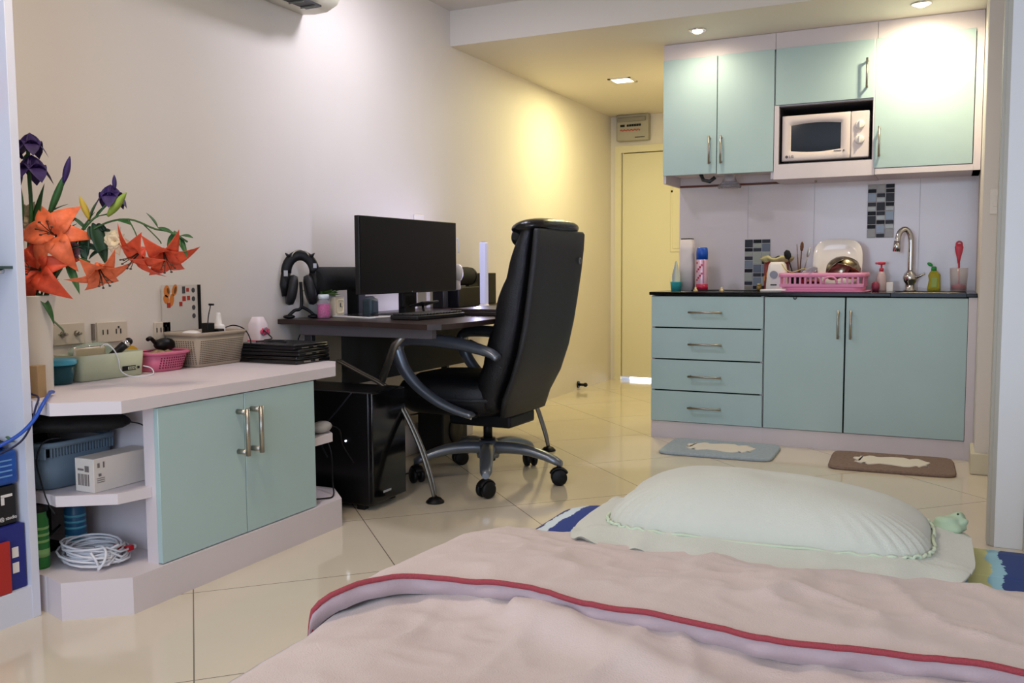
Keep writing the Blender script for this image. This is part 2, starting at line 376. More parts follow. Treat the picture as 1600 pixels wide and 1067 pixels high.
b.m(mat('niche_lining', (70, 66, 72), .7)).box(1.862, 1.866, 5.515, 5.868, 1.605, 1.935); b.box(2.366, 2.370, 5.515, 5.868, 1.605, 1.935); b.box(1.866, 2.366, 5.505, 5.868, 1.605, 1.609); b.box(1.862, 2.37, 5.505, 5.868, 1.930, 1.935)
b.m(STEEL).cyl((2.05, 5.68, 1.521), (2.05, 5.68, 1.508), .006, seg=8)
b.build('body', None, t, True)
d = front(t, 'door', 1.839, 2.372, 1.942, 2.265, 5.5); handle(d, 'handle', (2.336, 5.5, 2.157), (2.336, 5.5, 1.993), (0, -.034, 0))
t = thing('wall_cabinet', 'tall mint wall cabinet glowing under the right ceiling spotlight', 'cabinet', (2.63, 5.69, 1.52))
b = MB().m(WHITE).box(2.386, 2.91, 5.518, 5.868, 1.522, 1.56); b.box(2.874, 2.91, 5.505, 5.868, 1.522, 2.265); b.box(2.386, 2.404, 5.518, 5.868, 1.56, 2.265); b.box(2.386, 2.91, 5.518, 5.868, 2.25, 2.358); b.box(2.386, 2.874, 5.502, 5.518, 1.522, 1.553)
b.build('body', None, t, True)
d = front(t, 'door', 2.376, 2.872, 1.555, 2.265, 5.5, th=.016); handle(d, 'handle', (2.406, 5.5, 1.782), (2.406, 5.5, 1.616), (0, -.028, 0))

# microwave
t = thing('microwave', 'white microwave with two dials standing in the cabinet niche', 'microwave', (2.113, 5.68, 1.609))
MB().box(1.877, 2.352, 5.54, 5.82, 1.622, 1.882, .012, 3).build('casing', mat('microwave_white', (228, 214, 208), .35), t, True)
MWH = MATS['microwave_white']
b = MB().m(MWH)
# door frame around a barrel shaped window
def ring(inset, y, barrel=0, x0=1.877, x1=2.252, z0=1.622, z1=1.882, n=12):
    out = []
    X0, X1, Z0, Z1 = x0+inset[0], x1-inset[1], z0+inset[2], z1-inset[3]
    for i in range(n): f = i/n; out.append((X0+(X1-X0)*f, y, Z0-barrel*math.sin(PI*f)))
    for i in range(n): f = i/n; out.append((X1, y, Z0+(Z1-Z0)*f))
    for i in range(n): f = i/n; out.append((X1-(X1-X0)*f, y, Z1+barrel*math.sin(PI*f)))
    for i in range(n): f = i/n; out.append((X0, y, Z1-(Z1-Z0)*f))
    return out
b.loft([ring((.001,)*4, 5.54), ring((.001,)*4, 5.524), ring((.006,)*4, 5.520), ring((.036,.036,.050,.040), 5.520, .004), ring((.050,.052,.058,.056), 5.532, .010)], False)
dd = b.build('door', None, t, True)
b = MB(); b.loft([ring((.048,.050,.056,.054), 5.534, .010), ring((.048,.050,.056,.054), 5.538, .010)]); b.build('window', mat('microwave_glass', (16, 26, 38), .08, spec=.6), dd, True)
b = MB(); b.cyl((1.906, 5.522, 1.647), (1.906, 5.517, 1.647), .008, seg=14); text(b, 'LG', .022, face_m((1.932, 5.518, 1.640), (1,0,0), (0,0,1))); b.box(2.165, 2.205, 5.517, 5.521, 1.668, 1.670); b.box(2.215, 2.222, 5.517, 5.521, 1.664, 1.672)
b.build('marking', mat('grey_print', (90, 80, 84), .5), dd, True)
MB().box(2.254, 2.351, 5.520, 5.545, 1.623, 1.881, .006).build('control_panel', MWH, t, True)
for z in (1.805, 1.722):
    b = MB(); b.lathe((2.302, 5.520, z), [(.026, 0), (.025, .010), (.020, .014), (.001, .015)], M=Matrix.Rotation(PI/2, 4, 'X')); b.box(2.298, 2.306, 5.496, 5.512, z-.022, z+.022, .003)
    b.build('dial', WPLAST, t, True)
for x in (1.90, 2.33):
    for y in (5.57, 5.80): MB().cyl((x, y, 1.609), (x, y, 1.624), .012, seg=10).build('foot', BLACK, t, True)
tag(MB().box(1.855, 2.365, 5.53, 5.85, 1.6075, 1.6088).build('shelf_liner', BLACK), 'black liner sheet under the microwave', 'liner')

# mosaic panels in the splashback
def mosaic(x0, x1, z0, z1, rows, label, seed, cols=3):
    random.seed(seed); t = thing('mosaic_panel', label, 'mosaic tiles', ((x0+x1)/2, 5.87, z0))
    MB().box(x0, x1, 5.866, 5.871, z0, z1).build('grout_backing', mat('grout', (206, 200, 200), .6), t, True)
    pal = [mat('tile_black', (18, 18, 22), .4, spec=.2), mat('tile_charcoal', (58, 60, 68), .4, spec=.2), mat('tile_slate', (104, 114, 130), .2), mat('tile_pale', (172, 176, 164), .2), mat('tile_stone', (150, 140, 126), .25), mat('tile_blue_grey', (128, 138, 152), .2)]
    cw = (x1-x0)/cols; u = (z1-z0)/12
    for c in range(cols):
        z = 0; last = -1
        seq = rows[c]
        for h, k in seq:
            g = .0022
            b = MB(); b.box(x0+c*cw+g, x0+(c+1)*cw-g, 5.862, 5.867, z1-(z+h)*u+g, z1-z*u-g, .0008, 1); b.build('tile', pal[k], t, True); z += h
mosaic(2.324, 2.473, 1.182, 1.498, [[(1,4),(1,0),(2,5),(1,1),(1,3),(1,0),(2,1),(1,0),(2,4)], [(2,4),(1,1),(1,3),(2,1),(1,1),(1,3),(1,0),(2,5),(1,1)], [(1,0),(1,0),(2,1),(1,0),(1,3),(2,5),(1,1),(1,3),(2,4)]], 'mosaic tile panel up on the splashback left of the tap', 3)
mosaic(1.603, 1.762, .872, 1.187, [[(2,1),(1,0),(1,3),(1,1),(2,5),(1,0),(2,3),(1,1),(1,4)], [(1,0),(1,3),(1,1),(3,3),(2,2),(1,1),(2,5),(1,0)], [(1,1),(2,2),(2,3),(1,0),(2,5),(1,1),(2,3),(1,0)]], 'mosaic tile panel on the splashback reaching down to the worktop', 5)
# wall tile joints of the splashback
b = MB()
for x in (1.62, 2.02, 2.61): b.box(x-.001, x+.001, 5.8685, 5.8705, .87, 1.52)
struct('trim_7', b, mat('joint', (196, 190, 192), .5), 'thin vertical joints of the splashback')

# ------------------------------------------------------------------ counter-top things in the kitchen
K = .870
t = thing('tissue_dispenser', 'tall white bottle-like dispenser at the left end of the black worktop', 'dispenser', (1.305, 5.60, K))
MB().loft([rr(0,0,.045,.04,0), rr(0,0,.046,.042,.16), rr(0,0,.043,.04,.25), rr(0,0,.04,.036,.315)]).build('body', mat('frost_white', (226, 216, 212), .45), t)
MB().box(-.034, .034, -.032, .032, .315, .322, .003).build('black_lid', BLACK, t)
t = thing('cup', 'small teal plastic cup holding a clear bottle on the worktop corner', 'cup', (1.262, 5.50, K))
MB().lathe((0,0,0), [(.028,0),(.034,.055),(.036,.055),(.034,.052),(.030,.006)]).build('bowl', mat('teal', (70, 188, 190), .4), t)
t = thing('spray_bottle', 'clear tapering plastic bottle standing in the teal cup', 'bottle', (1.262, 5.50, K+.008))
MB().lathe((0,0,0), [(.024,0),(.026,.05),(.024,.09),(.012,.14),(.006,.17),(.001,.175)]).build('body', mat('clear_plastic', (220, 232, 236), .15, trans=.7, ior=1.2), t)
t = thing('aerosol_can', 'tall aerosol can with a blue cap on the worktop', 'aerosol can', (1.408, 5.56, K))
b = MB().m(mat('can_white', (226, 190, 206), .3, .2)).lathe((0,0,0), [(.034,0),(.036,.004),(.036,.188),(.030,.196)])
b.m(mat('can_red', (190, 36, 70), .3)).lathe((0,0,0), [(.0364,.004),(.0364,.04)])
for i in range(9):
    a = -1.9+.3*(i%4); z = .06+.013*i; b.box(-.006,.006,-.0372,-.0362, z, z+.012, M=Matrix.Rotation(a+1.2, 4, 'Z'))
b.m(mat('can_stripe', (200, 120, 170), .3)).box(-.004, .004, -.0372, -.036, .045, .185, M=Matrix.Rotation(.5, 4, 'Z'))
b.build('can', None, t)
MB().lathe((0,0,0), [(.035,.190),(.0355,.23),(.033,.258),(.028,.264),(.001,.265)]).build('cap', mat('cap_blue', (24, 84, 186), .35), t)
for x, y, lab in ((1.405, 5.42, 'small brass knob lying in front of the aerosol can'), (1.552, 5.46, 'small brass knob lying alone on the worktop')):
    b = MB(); b.lathe((x, y, K), [(.016,0),(.014,.006),(.006,.012),(.007,.022),(.001,.026)]); tag(b.build('knob', mat('brass', (206, 186, 140), .35, .6)), lab, 'knob')
b = MB(); b.tube(smooth_path([(1.36,5.50,K+.004),(1.45,5.46,K+.004),(1.56,5.50,K+.005),(1.70,5.44,K+.004),(1.82,5.55,K+.01),(1.85,5.62,K+.02)]), .0035, 6)
tag(b.build('cable', BLACK), 'thin black cable trailing along the left part of the worktop', 'cable')
t = thing('waste_tin', 'red and gold tin lined with a yellowish plastic bag', 'tin', (1.83, 5.70, K))
b = MB().m(mat('tin_red', (132, 22, 34), .35)).lathe((0,0,0), [(.068,0),(.072,.012),(.074,.185),(.070,.186),(.066,.02)])
b.m(mat('tin_gold', (196, 130, 60), .35))
for i in range(12): a = i*.52; b.box(-.014, .014, -.0745, -.072, .02+.02*(i%4), .05+.02*(i%4), M=Matrix.Rotation(a, 4, 'Z'))
b.build('tin', None, t)
def bag(i, j):
    a = i*2*PI; r = .074+.022*math.sin(j*PI)+.008*math.sin(a*7+j*3); z = .17+.062*j*(1-j*.2)+.012*math.sin(a*5)*j - (.05*max(0, j-.6))
    return (math.cos(a)*r*(1-.35*max(0,j-.5)), math.sin(a)*r*(1-.35*max(0,j-.5)), z)
MB().grid(bag, 40, 6, closeu=True).build('bin_bag', mat('bag_yellow', (206, 196, 140), .5), t)
t = thing('kettle_base', 'white rounded kitchen appliance with a grey disc beside the pink dish rack', 'appliance', (1.868, 5.50, K))
MB().loft([rr(0,0,.062,.05,0), rr(0,0,.062,.05,.02), rr(0,0,.056,.046,.10), rr(0,0,.048,.04,.155), rr(0,0,.036,.03,.172)]).build('housing', WPLAST, t)
MB().cyl((-.012,-.046,.098), (-.012,-.055,.098), .022).build('grey_disc', mat('disc_grey', (140, 142, 158), .4), t)
MB().box(-.03, .005, -.0515, -.049, .035, .042).build('marking', BLACK, t)
t = thing('jar', 'small amber glass jar at the foot of the red tin', 'jar', (1.765, 5.50, K))
MB().lathe((0,0,0), [(.014,0),(.015,.028),(.011,.033)]).build('body', mat('amber', (140, 110, 50), .2), t); MB().lathe((0,0,0), [(.012,.033),(.012,.045),(.001,.046)]).build('lid', mat('brass2', (190, 168, 110), .35, .5), t)
b = MB(); b.tube(smooth_path([(1.80,5.36,K+.006),(1.88,5.34,K+.008),(1.94,5.36,K+.008)]), .008, 8, r2=.012); tag(b.build('spoon_rest', WPLAST), 'small white plastic scoop lying before the dish rack', 'scoop')
# dish rack
t = thing('dish_rack', 'pink plastic dish rack full of drying dishes on the worktop', 'dish rack', (2.13, 5.50, K))
hx, hy = .225, .15
b = MB()
b.loft([rr(0,0,.205,.135,.002,40,8), rr(0,0,.215,.142,.002,40,8), rr(0,0,.222,.148,.034,40,8), rr(0,0,.216,.142,.034,40,8), rr(0,0,.208,.136,.008,40,8)], True)
for k in range(40):
    a = 2*PI*k/40; c, s_ = math.cos(a), math.sin(a)
    x, y = hx*math.copysign(abs(c)**.25, c), hy*math.copysign(abs(s_)**.25, s_)
n = 15
for i in range(n):
    x = -.195+.39*i/(n-1)
    if abs(x-.05) < .035: continue
    b.box(x-.006, x+.006, -.150, -.144, .03, .088); b.box(x-.006, x+.006, .144, .150, .03, .088)
for i in range(9):
    y = -.12+.24*i/8; b.box(-.225, -.219, y-.006, y+.006, .03, .088); b.box(.219, .225, y-.006, y+.006, .03, .088)
b.box(-.225, .225, -.151, -.143, .028, .046, .002); b.box(-.225, .225, .143, .151, .028, .046, .002)
b.loft([rr(0,0,.235,.158,.084,40,8), rr(0,0,.238,.161,.092,40,8), rr(0,0,.236,.159,.108,40,8), rr(0,0,.218,.141,.108,40,8), rr(0,0,.218,.141,.084,40,8)], False)
b.build('basket', PINK, t)
b = MB(); b.tube(smooth_path([(.015,-.152,.046),(.022,-.156,.075),(.05,-.157,.086),(.078,-.156,.075),(.085,-.152,.046)]), .006, 8); b.build('handle_arch', PINK, t)
b = MB().loft([rr(0,0,.24,.165,-.0,40,8), rr(0,0,.25,.17,.006,40,8), rr(0,0,.245,.165,.008,40,8), rr(0,0,.2,.13,.003,40,8)]); b.build('drip_tray', mat('pink_pale', (226, 150, 190), .4), t)
# dishes standing in the rack
def plate(x, y, z, r, lean, label, m, grp=None, e=3.2, rz=0):
    rings = []
    for rr_, zz_ in ((.02, 0), (.55*r, 0), (.72*r, .006), (.97*r, .016), (r, .020), (.99*r, .023), (.72*r, .010), (.5*r, .005), (.02, .005)):
        rings.append([Vector(p) for p in rr(0, 0, rr_, rr_, zz_, 36, e)])
    M = Matrix.Translation((x, y, z)) @ Matrix.Rotation(rz, 4, 'Z') @ Matrix.Rotation(PI/2-lean, 4, 'X')
    b = MB(); b.loft([[M @ p for p in r_] for r_ in rings], True); return tag(b.build('plate', m), label, 'plate', grp)
CER = mat('white_ceramic', (232, 226, 222), .1, coat=.3)
plate(2.19, 5.615, 1.035, .137, .22, 'large squarish white plate leaning at the back of the dish rack', CER)
def bowl(c, r, h, tilt, rz, label, m):
    M = Matrix.Rotation(rz, 4, 'Z') @ Matrix.Rotation(tilt, 4, 'X')
    pr = [(.35*r,0),(.7*r,.18*h),(.95*r,.6*h),(r,h),(1.05*r,h+.002),(1.03*r,h-.002),(.97*r,h-.002),(.9*r,.6*h),(.66*r,.2*h),(.3*r,.01)]
    b = MB(); b.lathe(c, pr, 32, M=M); return tag(b.build('bowl', m), label, 'bowl')
BRASSY = mat('warm_steel', (196, 180, 146), .22, 1)
bowl((2.262, 5.47, 1.052), .088, .075, PI-.5, -.5, 'shiny steel bowl upside down at the right of the dish rack', BRASSY)
bowl((2.185, 5.45, 1.035), .075, .06, PI-.85, .9, 'steel bowl leaning against the other bowl in the dish rack', mat('tin_steel', (170, 160, 140), .25, 1))
bowl((2.05, 5.52, .96), .055, .05, PI-.3, .4, 'dark red bowl in the middle of the dish rack', mat('bowl_red', (120, 24, 40), .3))
bowl((2.08, 5.40, .945), .042, .05, .5, -.6, 'clear cut glass tumbler lying in the dish rack', mat('tumbler', (190, 190, 198), .12, trans=.6))
# cutlery holder with utensils
t = thing('cutlery_cup', 'black cutlery cup at the left of the dish rack', 'cutlery cup', (1.98, 5.53, K+.01))
MB().lathe((0,0,0), [(.036,0),(.042,.10),(.045,.10),(.043,.096),(.038,.006)]).build('cup', BLACK, t)
for (x, y, a, bb, L, m, lab, nm, wd) in ((1.965,5.53,-.28,.1,.19,BLACK,'black spatula standing in the cutlery cup','spatula',.022),(1.985,5.54,.05,.15,.23,mat('wood_dark', (92,58,38), .6),'brown wooden spoon standing in the cutlery cup','wooden_spoon',.015),(2.0,5.52,.22,-.05,.20,STEEL,'steel fork leaning right in the cutlery cup','fork',.010),(1.99,5.51,-.08,.1,.215,mat('wood_mid', (120,84,56), .6),'pair-like thin brown chopstick in the cutlery cup','chopstick',.003)):
    d = Vector((math.sin(a), bb*.5, math.cos(a))).normalized(); p = Vector((x-.2*d.x*.1, y, K+.03))
    b = MB(); e_ = p+d*L; b.tube([p, p+d*(L*.75), e_-d*.03], .0035, 8)
    M = Matrix.Translation(e_) @ d.to_track_quat('Z', 'X').to_matrix().to_4x4()
    b.ball((0,0,0), wd, .004, .034, 12) if False else b.lathe(e_, [(.002,-.03),(wd*.8,-.018),(wd,0),(wd*.8,.02),(.002,.03)], 14, 1, .3, M=d.to_track_quat('Z','X').to_matrix().to_4x4())
    tag(b.build(nm, m), lab, nm.replace('_', ' '))
b = MB(); b.tube(smooth_path([(1.90,5.45,K+.16),(1.93,5.42,K+.125),(1.97,5.42,K+.112),(2.02,5.44,K+.13),(2.06,5.44,K+.12)]), .003, 6); tag(b.build('twine', mat('twine', (190, 180, 110), .7)), 'yellowish string draped over the left rim of the dish rack', 'string')
# soap, box, tap, detergent, glass
t = thing('soap_bottle', 'clear soap pump bottle with a red pump head left of the tap', 'soap bottle', (2.424, 5.66, K))
MB().lathe((0,0,0), [(.026,0),(.028,.01),(.028,.075),(.020,.10),(.010,.115)]).build('bottle', mat('soap_clear', (226, 200, 198), .15, alpha=.6), t)
b = MB(); b.lathe((0,0,0), [(.012,.113),(.012,.13),(.005,.132),(.005,.15),(.02,.152),(.022,.166),(.004,.168)]); b.box(-.034, .01, -.007, .007, .154, .165, .003); b.build('pump', mat('pump_red', (206, 52, 74), .4), t)
t = thing('soap_dish', 'small rose coloured soap pot beside the pump bottle', 'soap pot', (2.40, 5.58, K))
MB().lathe((0,0,0), [(.016,0),(.022,.02),(.020,.045),(.010,.055),(.001,.056)]).build('pot', mat('pot_rose', (150, 60, 84), .35), t)
tag(MB().box(2.462, 2.496, 5.50, 5.53, K, K+.052, .002).build('carton', WPLAST), 'tiny white carton standing left of the tap base', 'carton')
t = thing('kitchen_tap', 'tall curved chrome kitchen tap over the sink', 'tap', (2.575, 5.70, K))
MB().lathe((0,0,0), [(.034,0),(.034,.006),(.026,.012),(.024,.04),(.034,.055),(.038,.075),(.034,.095),(.022,.11),(.016,.12)]).build('base', CHROME, t)
b = MB(); b.tube(smooth_path([(0,0,.11),(0,0,.20),(-.001,0,.29),(-.010,-.008,.33),(-.032,-.02,.352),(-.058,-.035,.335),(-.068,-.042,.30),(-.070,-.044,.275)], 6), .0155, 16); b.build('spout', CHROME, t)
b = MB(); b.cyl((-.070,-.044,.285), (-.074,-.046,.225), .018, .021); b.build('spray_head', CHROME, t)
b = MB(); b.cyl((.03,0,.075), (.075,-.01,.10), .008, .006); b.build('lever', CHROME, t)
t = thing('detergent_bottle', 'yellow washing-up liquid bottle with a green flip cap', 'bottle', (2.70, 5.72, K+.001))
MB().loft([rr(0,0,.034,.022,0), rr(0,0,.034,.022,.02), rr(.002,0,.030,.02,.06), rr(0,0,.032,.02,.09), rr(-.002,0,.020,.014,.108), rr(-.003,0,.011,.011,.116)]).build('bottle', mat('detergent_yellow', (206, 196, 66), .2, trans=.35, ior=1.2), t)
MB().box(-.014, .016, -.0235, -.0215, .02, .075, .001).build('label', mat('label_green', (150, 170, 60), .4), t)
b = MB(); b.lathe((-.003,0,0), [(.014,.114),(.014,.132),(.010,.138),(.001,.139)]); b.ball((-.024,0,.150), .017, .012, .010, 12, Matrix.Rotation(.6, 4, 'Y')); b.build('flip_cap', mat('cap_green', (34, 160, 70), .35), t)
t = thing('drinking_glass', 'clear plastic tumbler with a pink bottom beside the detergent', 'glass', (2.825, 5.70, K))
MB().lathe((0,0,0), [(.040,.004),(.046,.13),(.0475,.13),(.041,.0),(.001,0)]).build('glass', mat('tumbler_clear', (226, 216, 216), .1, alpha=.28), t)
MB().lathe((0,0,0), [(.036,.006),(.038,.035),(.001,.04)]).build('pink_bottom', mat('pink_bits', (180, 60, 84), .5), t)
b = MB(); b.tube([(2.828,5.70,K+.03),(2.824,5.705,K+.16)], .004, 8, r2=.005)
b.lathe((2.822,5.708,K+.225), [(.005,-.07),(.010,-.04),(.018,-.005),(.022,.02),(.016,.04)], 18, 1, .35)
b.tube([(2.822+.014*math.cos(a), 5.708, K+.262+.016*math.sin(a)) for a in [2*PI*k/18 for k in range(19)]], .005, 8)
tag(b.build('brush', mat('brush_red', (214, 64, 84), .4)), 'pink-red long handled brush standing in the tumbler', 'brush')
b = MB(); b.lathe((1.56, 5.60, 1.5), [(.03,.085),(.034,.06),(.045,.03),(.066,.004),(.070,0),(.066,-.008),(.045,-.014),(.02,-.016),(.001,-.016)], 20)
for k in range(14): a = k*2*PI/14; b.ball((1.56+.062*math.cos(a), 5.60+.062*math.sin(a), 1.498), .010, seg=8)
tag(b.build('glass_shade', mat('cut_glass', (200, 196, 200), .08, trans=.7, ior=1.4)), 'cut glass bowl-shaped shade under the two-door wall cabinet', 'glass shade')
b = MB(); b.tube([(1.38, 5.62, 1.584), (1.40, 5.60, 1.545), (1.44, 5.60, 1.535), (1.47, 5.61, 1.56)], .012, 8); tag(b.build('tap_fitting', mat('fitting', (70, 72, 74), .4, .4)), 'dark curved fitting tucked under the wall cabinet', 'fitting')

# ------------------------------------------------------------------ bath mats on the floor
def floormat(x0, x1, y0, y1, body, label, rot):
    cx, cy = (x0+x1)/2, (y0+y1)/2
    t = thing('floor_mat', label, 'mat', (cx, cy, 0), rot)
    hx, hy = (x1-x0)/2, (y1-y0)/2
    b = MB(); b.loft([rr(0,0,hx,hy,.001,60,9), rr(0,0,hx+.003,hy+.003,.008,60,9), rr(0,0,hx-.004,hy-.004,.017,60,9)], True); b.build('pile', body, t)
    n = 56; rg = []
    for s_, z in ((1, .0165), (.97, .021), (.9, .0225)):
        rg.append([(hx*.60*s_*math.copysign(abs(math.cos(a))**.5, math.cos(a))*(1+.07*math.sin(a*9)), hy*.45*s_*math.copysign(abs(math.sin(a))**.6, math.sin(a))*(1+.22*math.sin(a*13+1)), z) for a in [2*PI*k/n for k in range(n)]])
    MB().loft(rg, True).build('white_motif', mat('pile_white', (236, 228, 212), .9, bump=.6, bscale=300), t)
floormat(1.36, 1.965, 4.765, 5.20, mat('pile_blue', (176, 190, 200), .95, bump=.8, bscale=300, var=.1, vscale=60), 'pale blue bath mat with a white motif before the drawers', .03)
floormat(2.245, 2.83, 4.755, 5.19, mat('pile_taupe', (150, 126, 112), .95, bump=1, bscale=250, var=.15, vscale=60), 'brown taupe bath mat with a white motif before the sink cabinet', .04)

# ------------------------------------------------------------------ low storage cabinet along the left wall
t = thing('low_cabinet', 'long low white cabinet with mint green doors and open corner shelves', 'cabinet', (.32, 2.37, 0))
FP = [(.004,1.775),(.40,1.775),(.495,1.748),(.645,1.872),(.645,2.893),(.515,3.02),(.004,3.02)]
b = MB(); b.prism(FP, 0, .111); b.build('plinth', WHITE, t, True)
TP = [(.004,1.758),(.41,1.758),(.49,1.742),(.642,1.858),(.642,2.875),(.56,2.985),(.52,3.04),(.004,3.04)]
b = MB(); b.prism(TP, .598, .635); b.build('worktop', WHITE, t, True)
b = MB().m(WHITE).box(.004, .617, 2.088, 2.104, .111, .598); b.box(.572, .617, 1.996, 2.088, .111, .598); b.box(.004, .617, 2.728, 2.746, .111, .598); b.box(.004, .014, 1.775, 2.986, .111, .598); b.m(DARKSEAM).box(.02, .612, 2.11, 2.725, .115, .597); b.m(mat('dark_back', (54, 52, 56), .7)).box(.014, .018, 1.79, 2.088, .111, .598)
b.build('carcass', None, t, True)
for y0, y1, hy_ in ((1.994, 2.367, 2.335), (2.370, 2.746, 2.402)):
    d = MB().box(.618, .637, y0, y1, .114, .594, .0015, 1).build('door', SEA, t, True)
    b = MB().m(STEEL); z0, z1 = .388, .548
    b.cyl((.680, hy_, z0), (.680, hy_, z1), .008, seg=14); b.cyl((.637, hy_, z0+.012), (.676, hy_, z0+.012), .009, seg=12); b.cyl((.637, hy_, z1-.012), (.676, hy_, z1-.012), .009, seg=12)
    b.build('handle', None, d, True)
b = MB(); b.prism([(.014,1.80),(.40,1.80),(.435,1.790),(.578,1.888),(.60,1.995),(.571,1.995),(.571,2.087),(.014,2.087)], .318, .350); b.build('corner_shelf', WHITE, t, True)
b = MB(); b.prism([(.014,2.746),(.617,2.746),(.617,2.88),(.54,2.95),(.014,2.95)], .338, .370); b.build('corner_shelf', WHITE, t, True)

# tall open shelf unit at the left edge
t = thing('tall_shelf', 'tall white open shelf unit at the left edge of the picture', 'shelf', (.2, 1.5, 0))
TW = mat('shelf_white', (220, 222, 234), .42)
MB().box(.004, .40, 1.727, 1.753, .0, 2.56, .001, 1).build('side_panel', TW, t, True)
MB().box(.004, .40, .9, .927, .0, 2.56, .001, 1).build('side_panel', TW, t, True)
MB().box(.004, .398, .927, 1.727, 0, .095).build('plinth', TW, t, True)
MB().box(.004, .012, .927, 1.727, .095, 2.56).build('back_panel', TW, t, True)
gs = MB().box(.02, .385, .93, 1.726, 1.016, 1.024).build('glass_shelf', mat('green_glass', (70, 92, 90), .1, trans=.3), t, True)
MB().cyl((.34, 1.727, 1.010), (.34, 1.707, 1.010), .009, seg=10).build('shelf_pin', CHROME, gs, True)
MB().box(.02, .385, .93, 1.726, 1.90, 1.925).build('shelf_board', TW, t, True)
# boxes standing in it
NAVY = mat('carton_navy', (30, 38, 120), .45)
t = thing('box', 'navy blue carton at the bottom of the tall shelf unit', 'box', (.22, 1.62, .095))
MB().box(.06, .385, 1.50, 1.724, .096, .284, .003).build('carton', NAVY, t, True)
b = MB()
for z in (.145, .19): b.box(.3855, .3865, 1.68, 1.70, z, z+.03)
b.build('white_print', WPLAST, t, True)
t = thing('book', 'red book standing in front of the navy carton', 'book', (.395, 1.66, .095))
MB().box(.3875, .3975, 1.45, 1.668, .096, .245, .002).build('cover', mat('book_red', (176, 40, 34), .5), t, True)
t = thing('box', 'black carton with white lettering stacked on the navy one', 'box', (.22, 1.6, .285))
MB().box(.06, .37, 1.46, 1.712, .285, .398, .003).build('carton', mat('carton_black', (18, 18, 22), .4), t, True)
b = MB(); b.box(.3702, .3712, 1.665, 1.70, .366, .374); b.box(.3702, .3712, 1.665, 1.675, .345, .367); b.build('white_icon', WPLAST, t, True); b = MB(); text(b, '@ studio', .014, face_m((.3705, 1.685, .300), (0,1,0), (0,0,1))); b.build('white_print', WPLAST, t, True)
t = thing('box', 'shiny mid-blue package on top of the black carton', 'box', (.22, 1.6, .4))
MB().box(.06, .375, 1.44, 1.722, .399, .50, .012).build('package', mat('package_blue', (24, 76, 160), .25, var=.3, vscale=20), t, True)
b = MB()
for i in range(4): b.box(.3752, .3762, 1.60, 1.70, .425+.015*i, .429+.015*i)
b.build('print', mat('print_pale_blue', (110, 160, 210), .4), t, True)
t = thing('pouch', 'dark pouch with a green zip lying on the blue package', 'pouch', (.25, 1.6, .5))
b = MB(); b.loft([[(p[0], p[1], p[2]) for p in rr(.22, 1.60, .14, .12, .502, 24, 3)], rr(.22, 1.60, .155, .135, .515, 24, 3), rr(.22, 1.60, .12, .11, .532, 24, 3)]); b.build('bag', mat('pouch_navy', (20, 24, 44), .7), t, True)
b = MB(); b.tube(smooth_path([(.37,1.66,.52),(.375,1.70,.524),(.36,1.715,.522),(.33,1.722,.53)]), .006, 6, flat=.5); b.build('zip', mat('zip_green', (70, 110, 60), .6), t, True)

# ------------------------------------------------------------------ things in the open corner shelves
t = thing('basket', 'translucent blue-grey plastic basket on the upper corner shelf', 'basket', (.27, 1.92, .35))
BG = mat('basket_bluegrey', (128, 148, 166), .3, trans=.25, ior=1.2)
b = MB()
def bk(z, g): return rr(.245, 1.937, .125+g, .126+g, z, 44, 5)
b.loft([bk(.352,-.012), bk(.354,-.002), bk(.452,.008), bk(.452,.005), bk(.356,-.006)], True)
for i in range(26):
    x0 = .125+.25*i/25; b.box(x0-.003, x0+.003, 1.937-.134, 1.937-.129, .45, .482)
for i in range(22):
    y0 = 1.83+.22*i/21; b.box(.370, .3745, y0-.0028, y0+.0028, .45, .482)
b.build('tub', BG, t, True)
b = MB(); b.loft([bk(.480,.008), bk(.480,.016), bk(.496,.018), bk(.496,.008)], False); b.build('rim', BG, t, True)
t = thing('cloth_bag', 'black floppy bag lying on top of the blue-grey basket', 'bag', (.27, 1.94, .497))
def bagf(i, j):
    a = i*2*PI; r = math.sin(PI*min(.97, max(.03, j))); x = .28+.22*r*math.cos(a)*(1+.12*math.sin(3*a)); y = 1.945+.155*r*math.sin(a)*(1+.1*math.sin(4*a+1))
    z = .548-.040*math.cos(PI*j)*(.8+.2*math.cos(a)) + .006*noise.noise(Vector((x*20, y*20, j*3)))
    if x > .36: z -= (x-.36)*.05
    return (min(x, .55), min(max(y, 1.785), 2.08), max(z, .502))
MB().grid(bagf, 36, 14, closeu=True).build('cloth', mat('bag_black', (12, 12, 14), .75, bump=.3, bscale=80), t, True)
b = MB(); b.tube(smooth_path([(.30,1.795,.502),(.33,1.790,.53),(.33,1.786,.55)]), .006, 8); b.build('tan_strap', mat('tan', (150, 124, 92), .6), t, True)
t = thing('carton', 'long white carton with small printed marks on the upper corner shelf', 'carton', (.47, 1.965, .35))
MB().box(.432, .512, 1.862, 2.072, .3505, .452, .0015, 1, M=None).build('box', mat('carton_white', (226, 216, 206), .5), t, True)
b = MB()
for i in range(7): b.box(.445+.007*i, .445+.007*i+(.003 if i % 2 else .0045), 1.8608, 1.8615, .37, .405)
b.build('barcode', mat('print_grey', (120, 110, 106), .6), t, True); b = MB(); b.box(.445, .47, 1.8608, 1.8615, .415, .421); b.build('short_text', mat('print_grey', (120, 110, 106), .6), t, True); MB().box(.475, .492, 1.8608, 1.8615, .412, .43).build('printed_square', mat('print_grey', (120, 110, 106), .6), t, True); b = MB()
b.box(.5125, .5131, 1.875, 1.883, .424, .438); b.box(.5125, .5131, 1.895, 1.90, .422, .44); b.box(.5125, .5131, 1.878, 1.888, .398, .406)
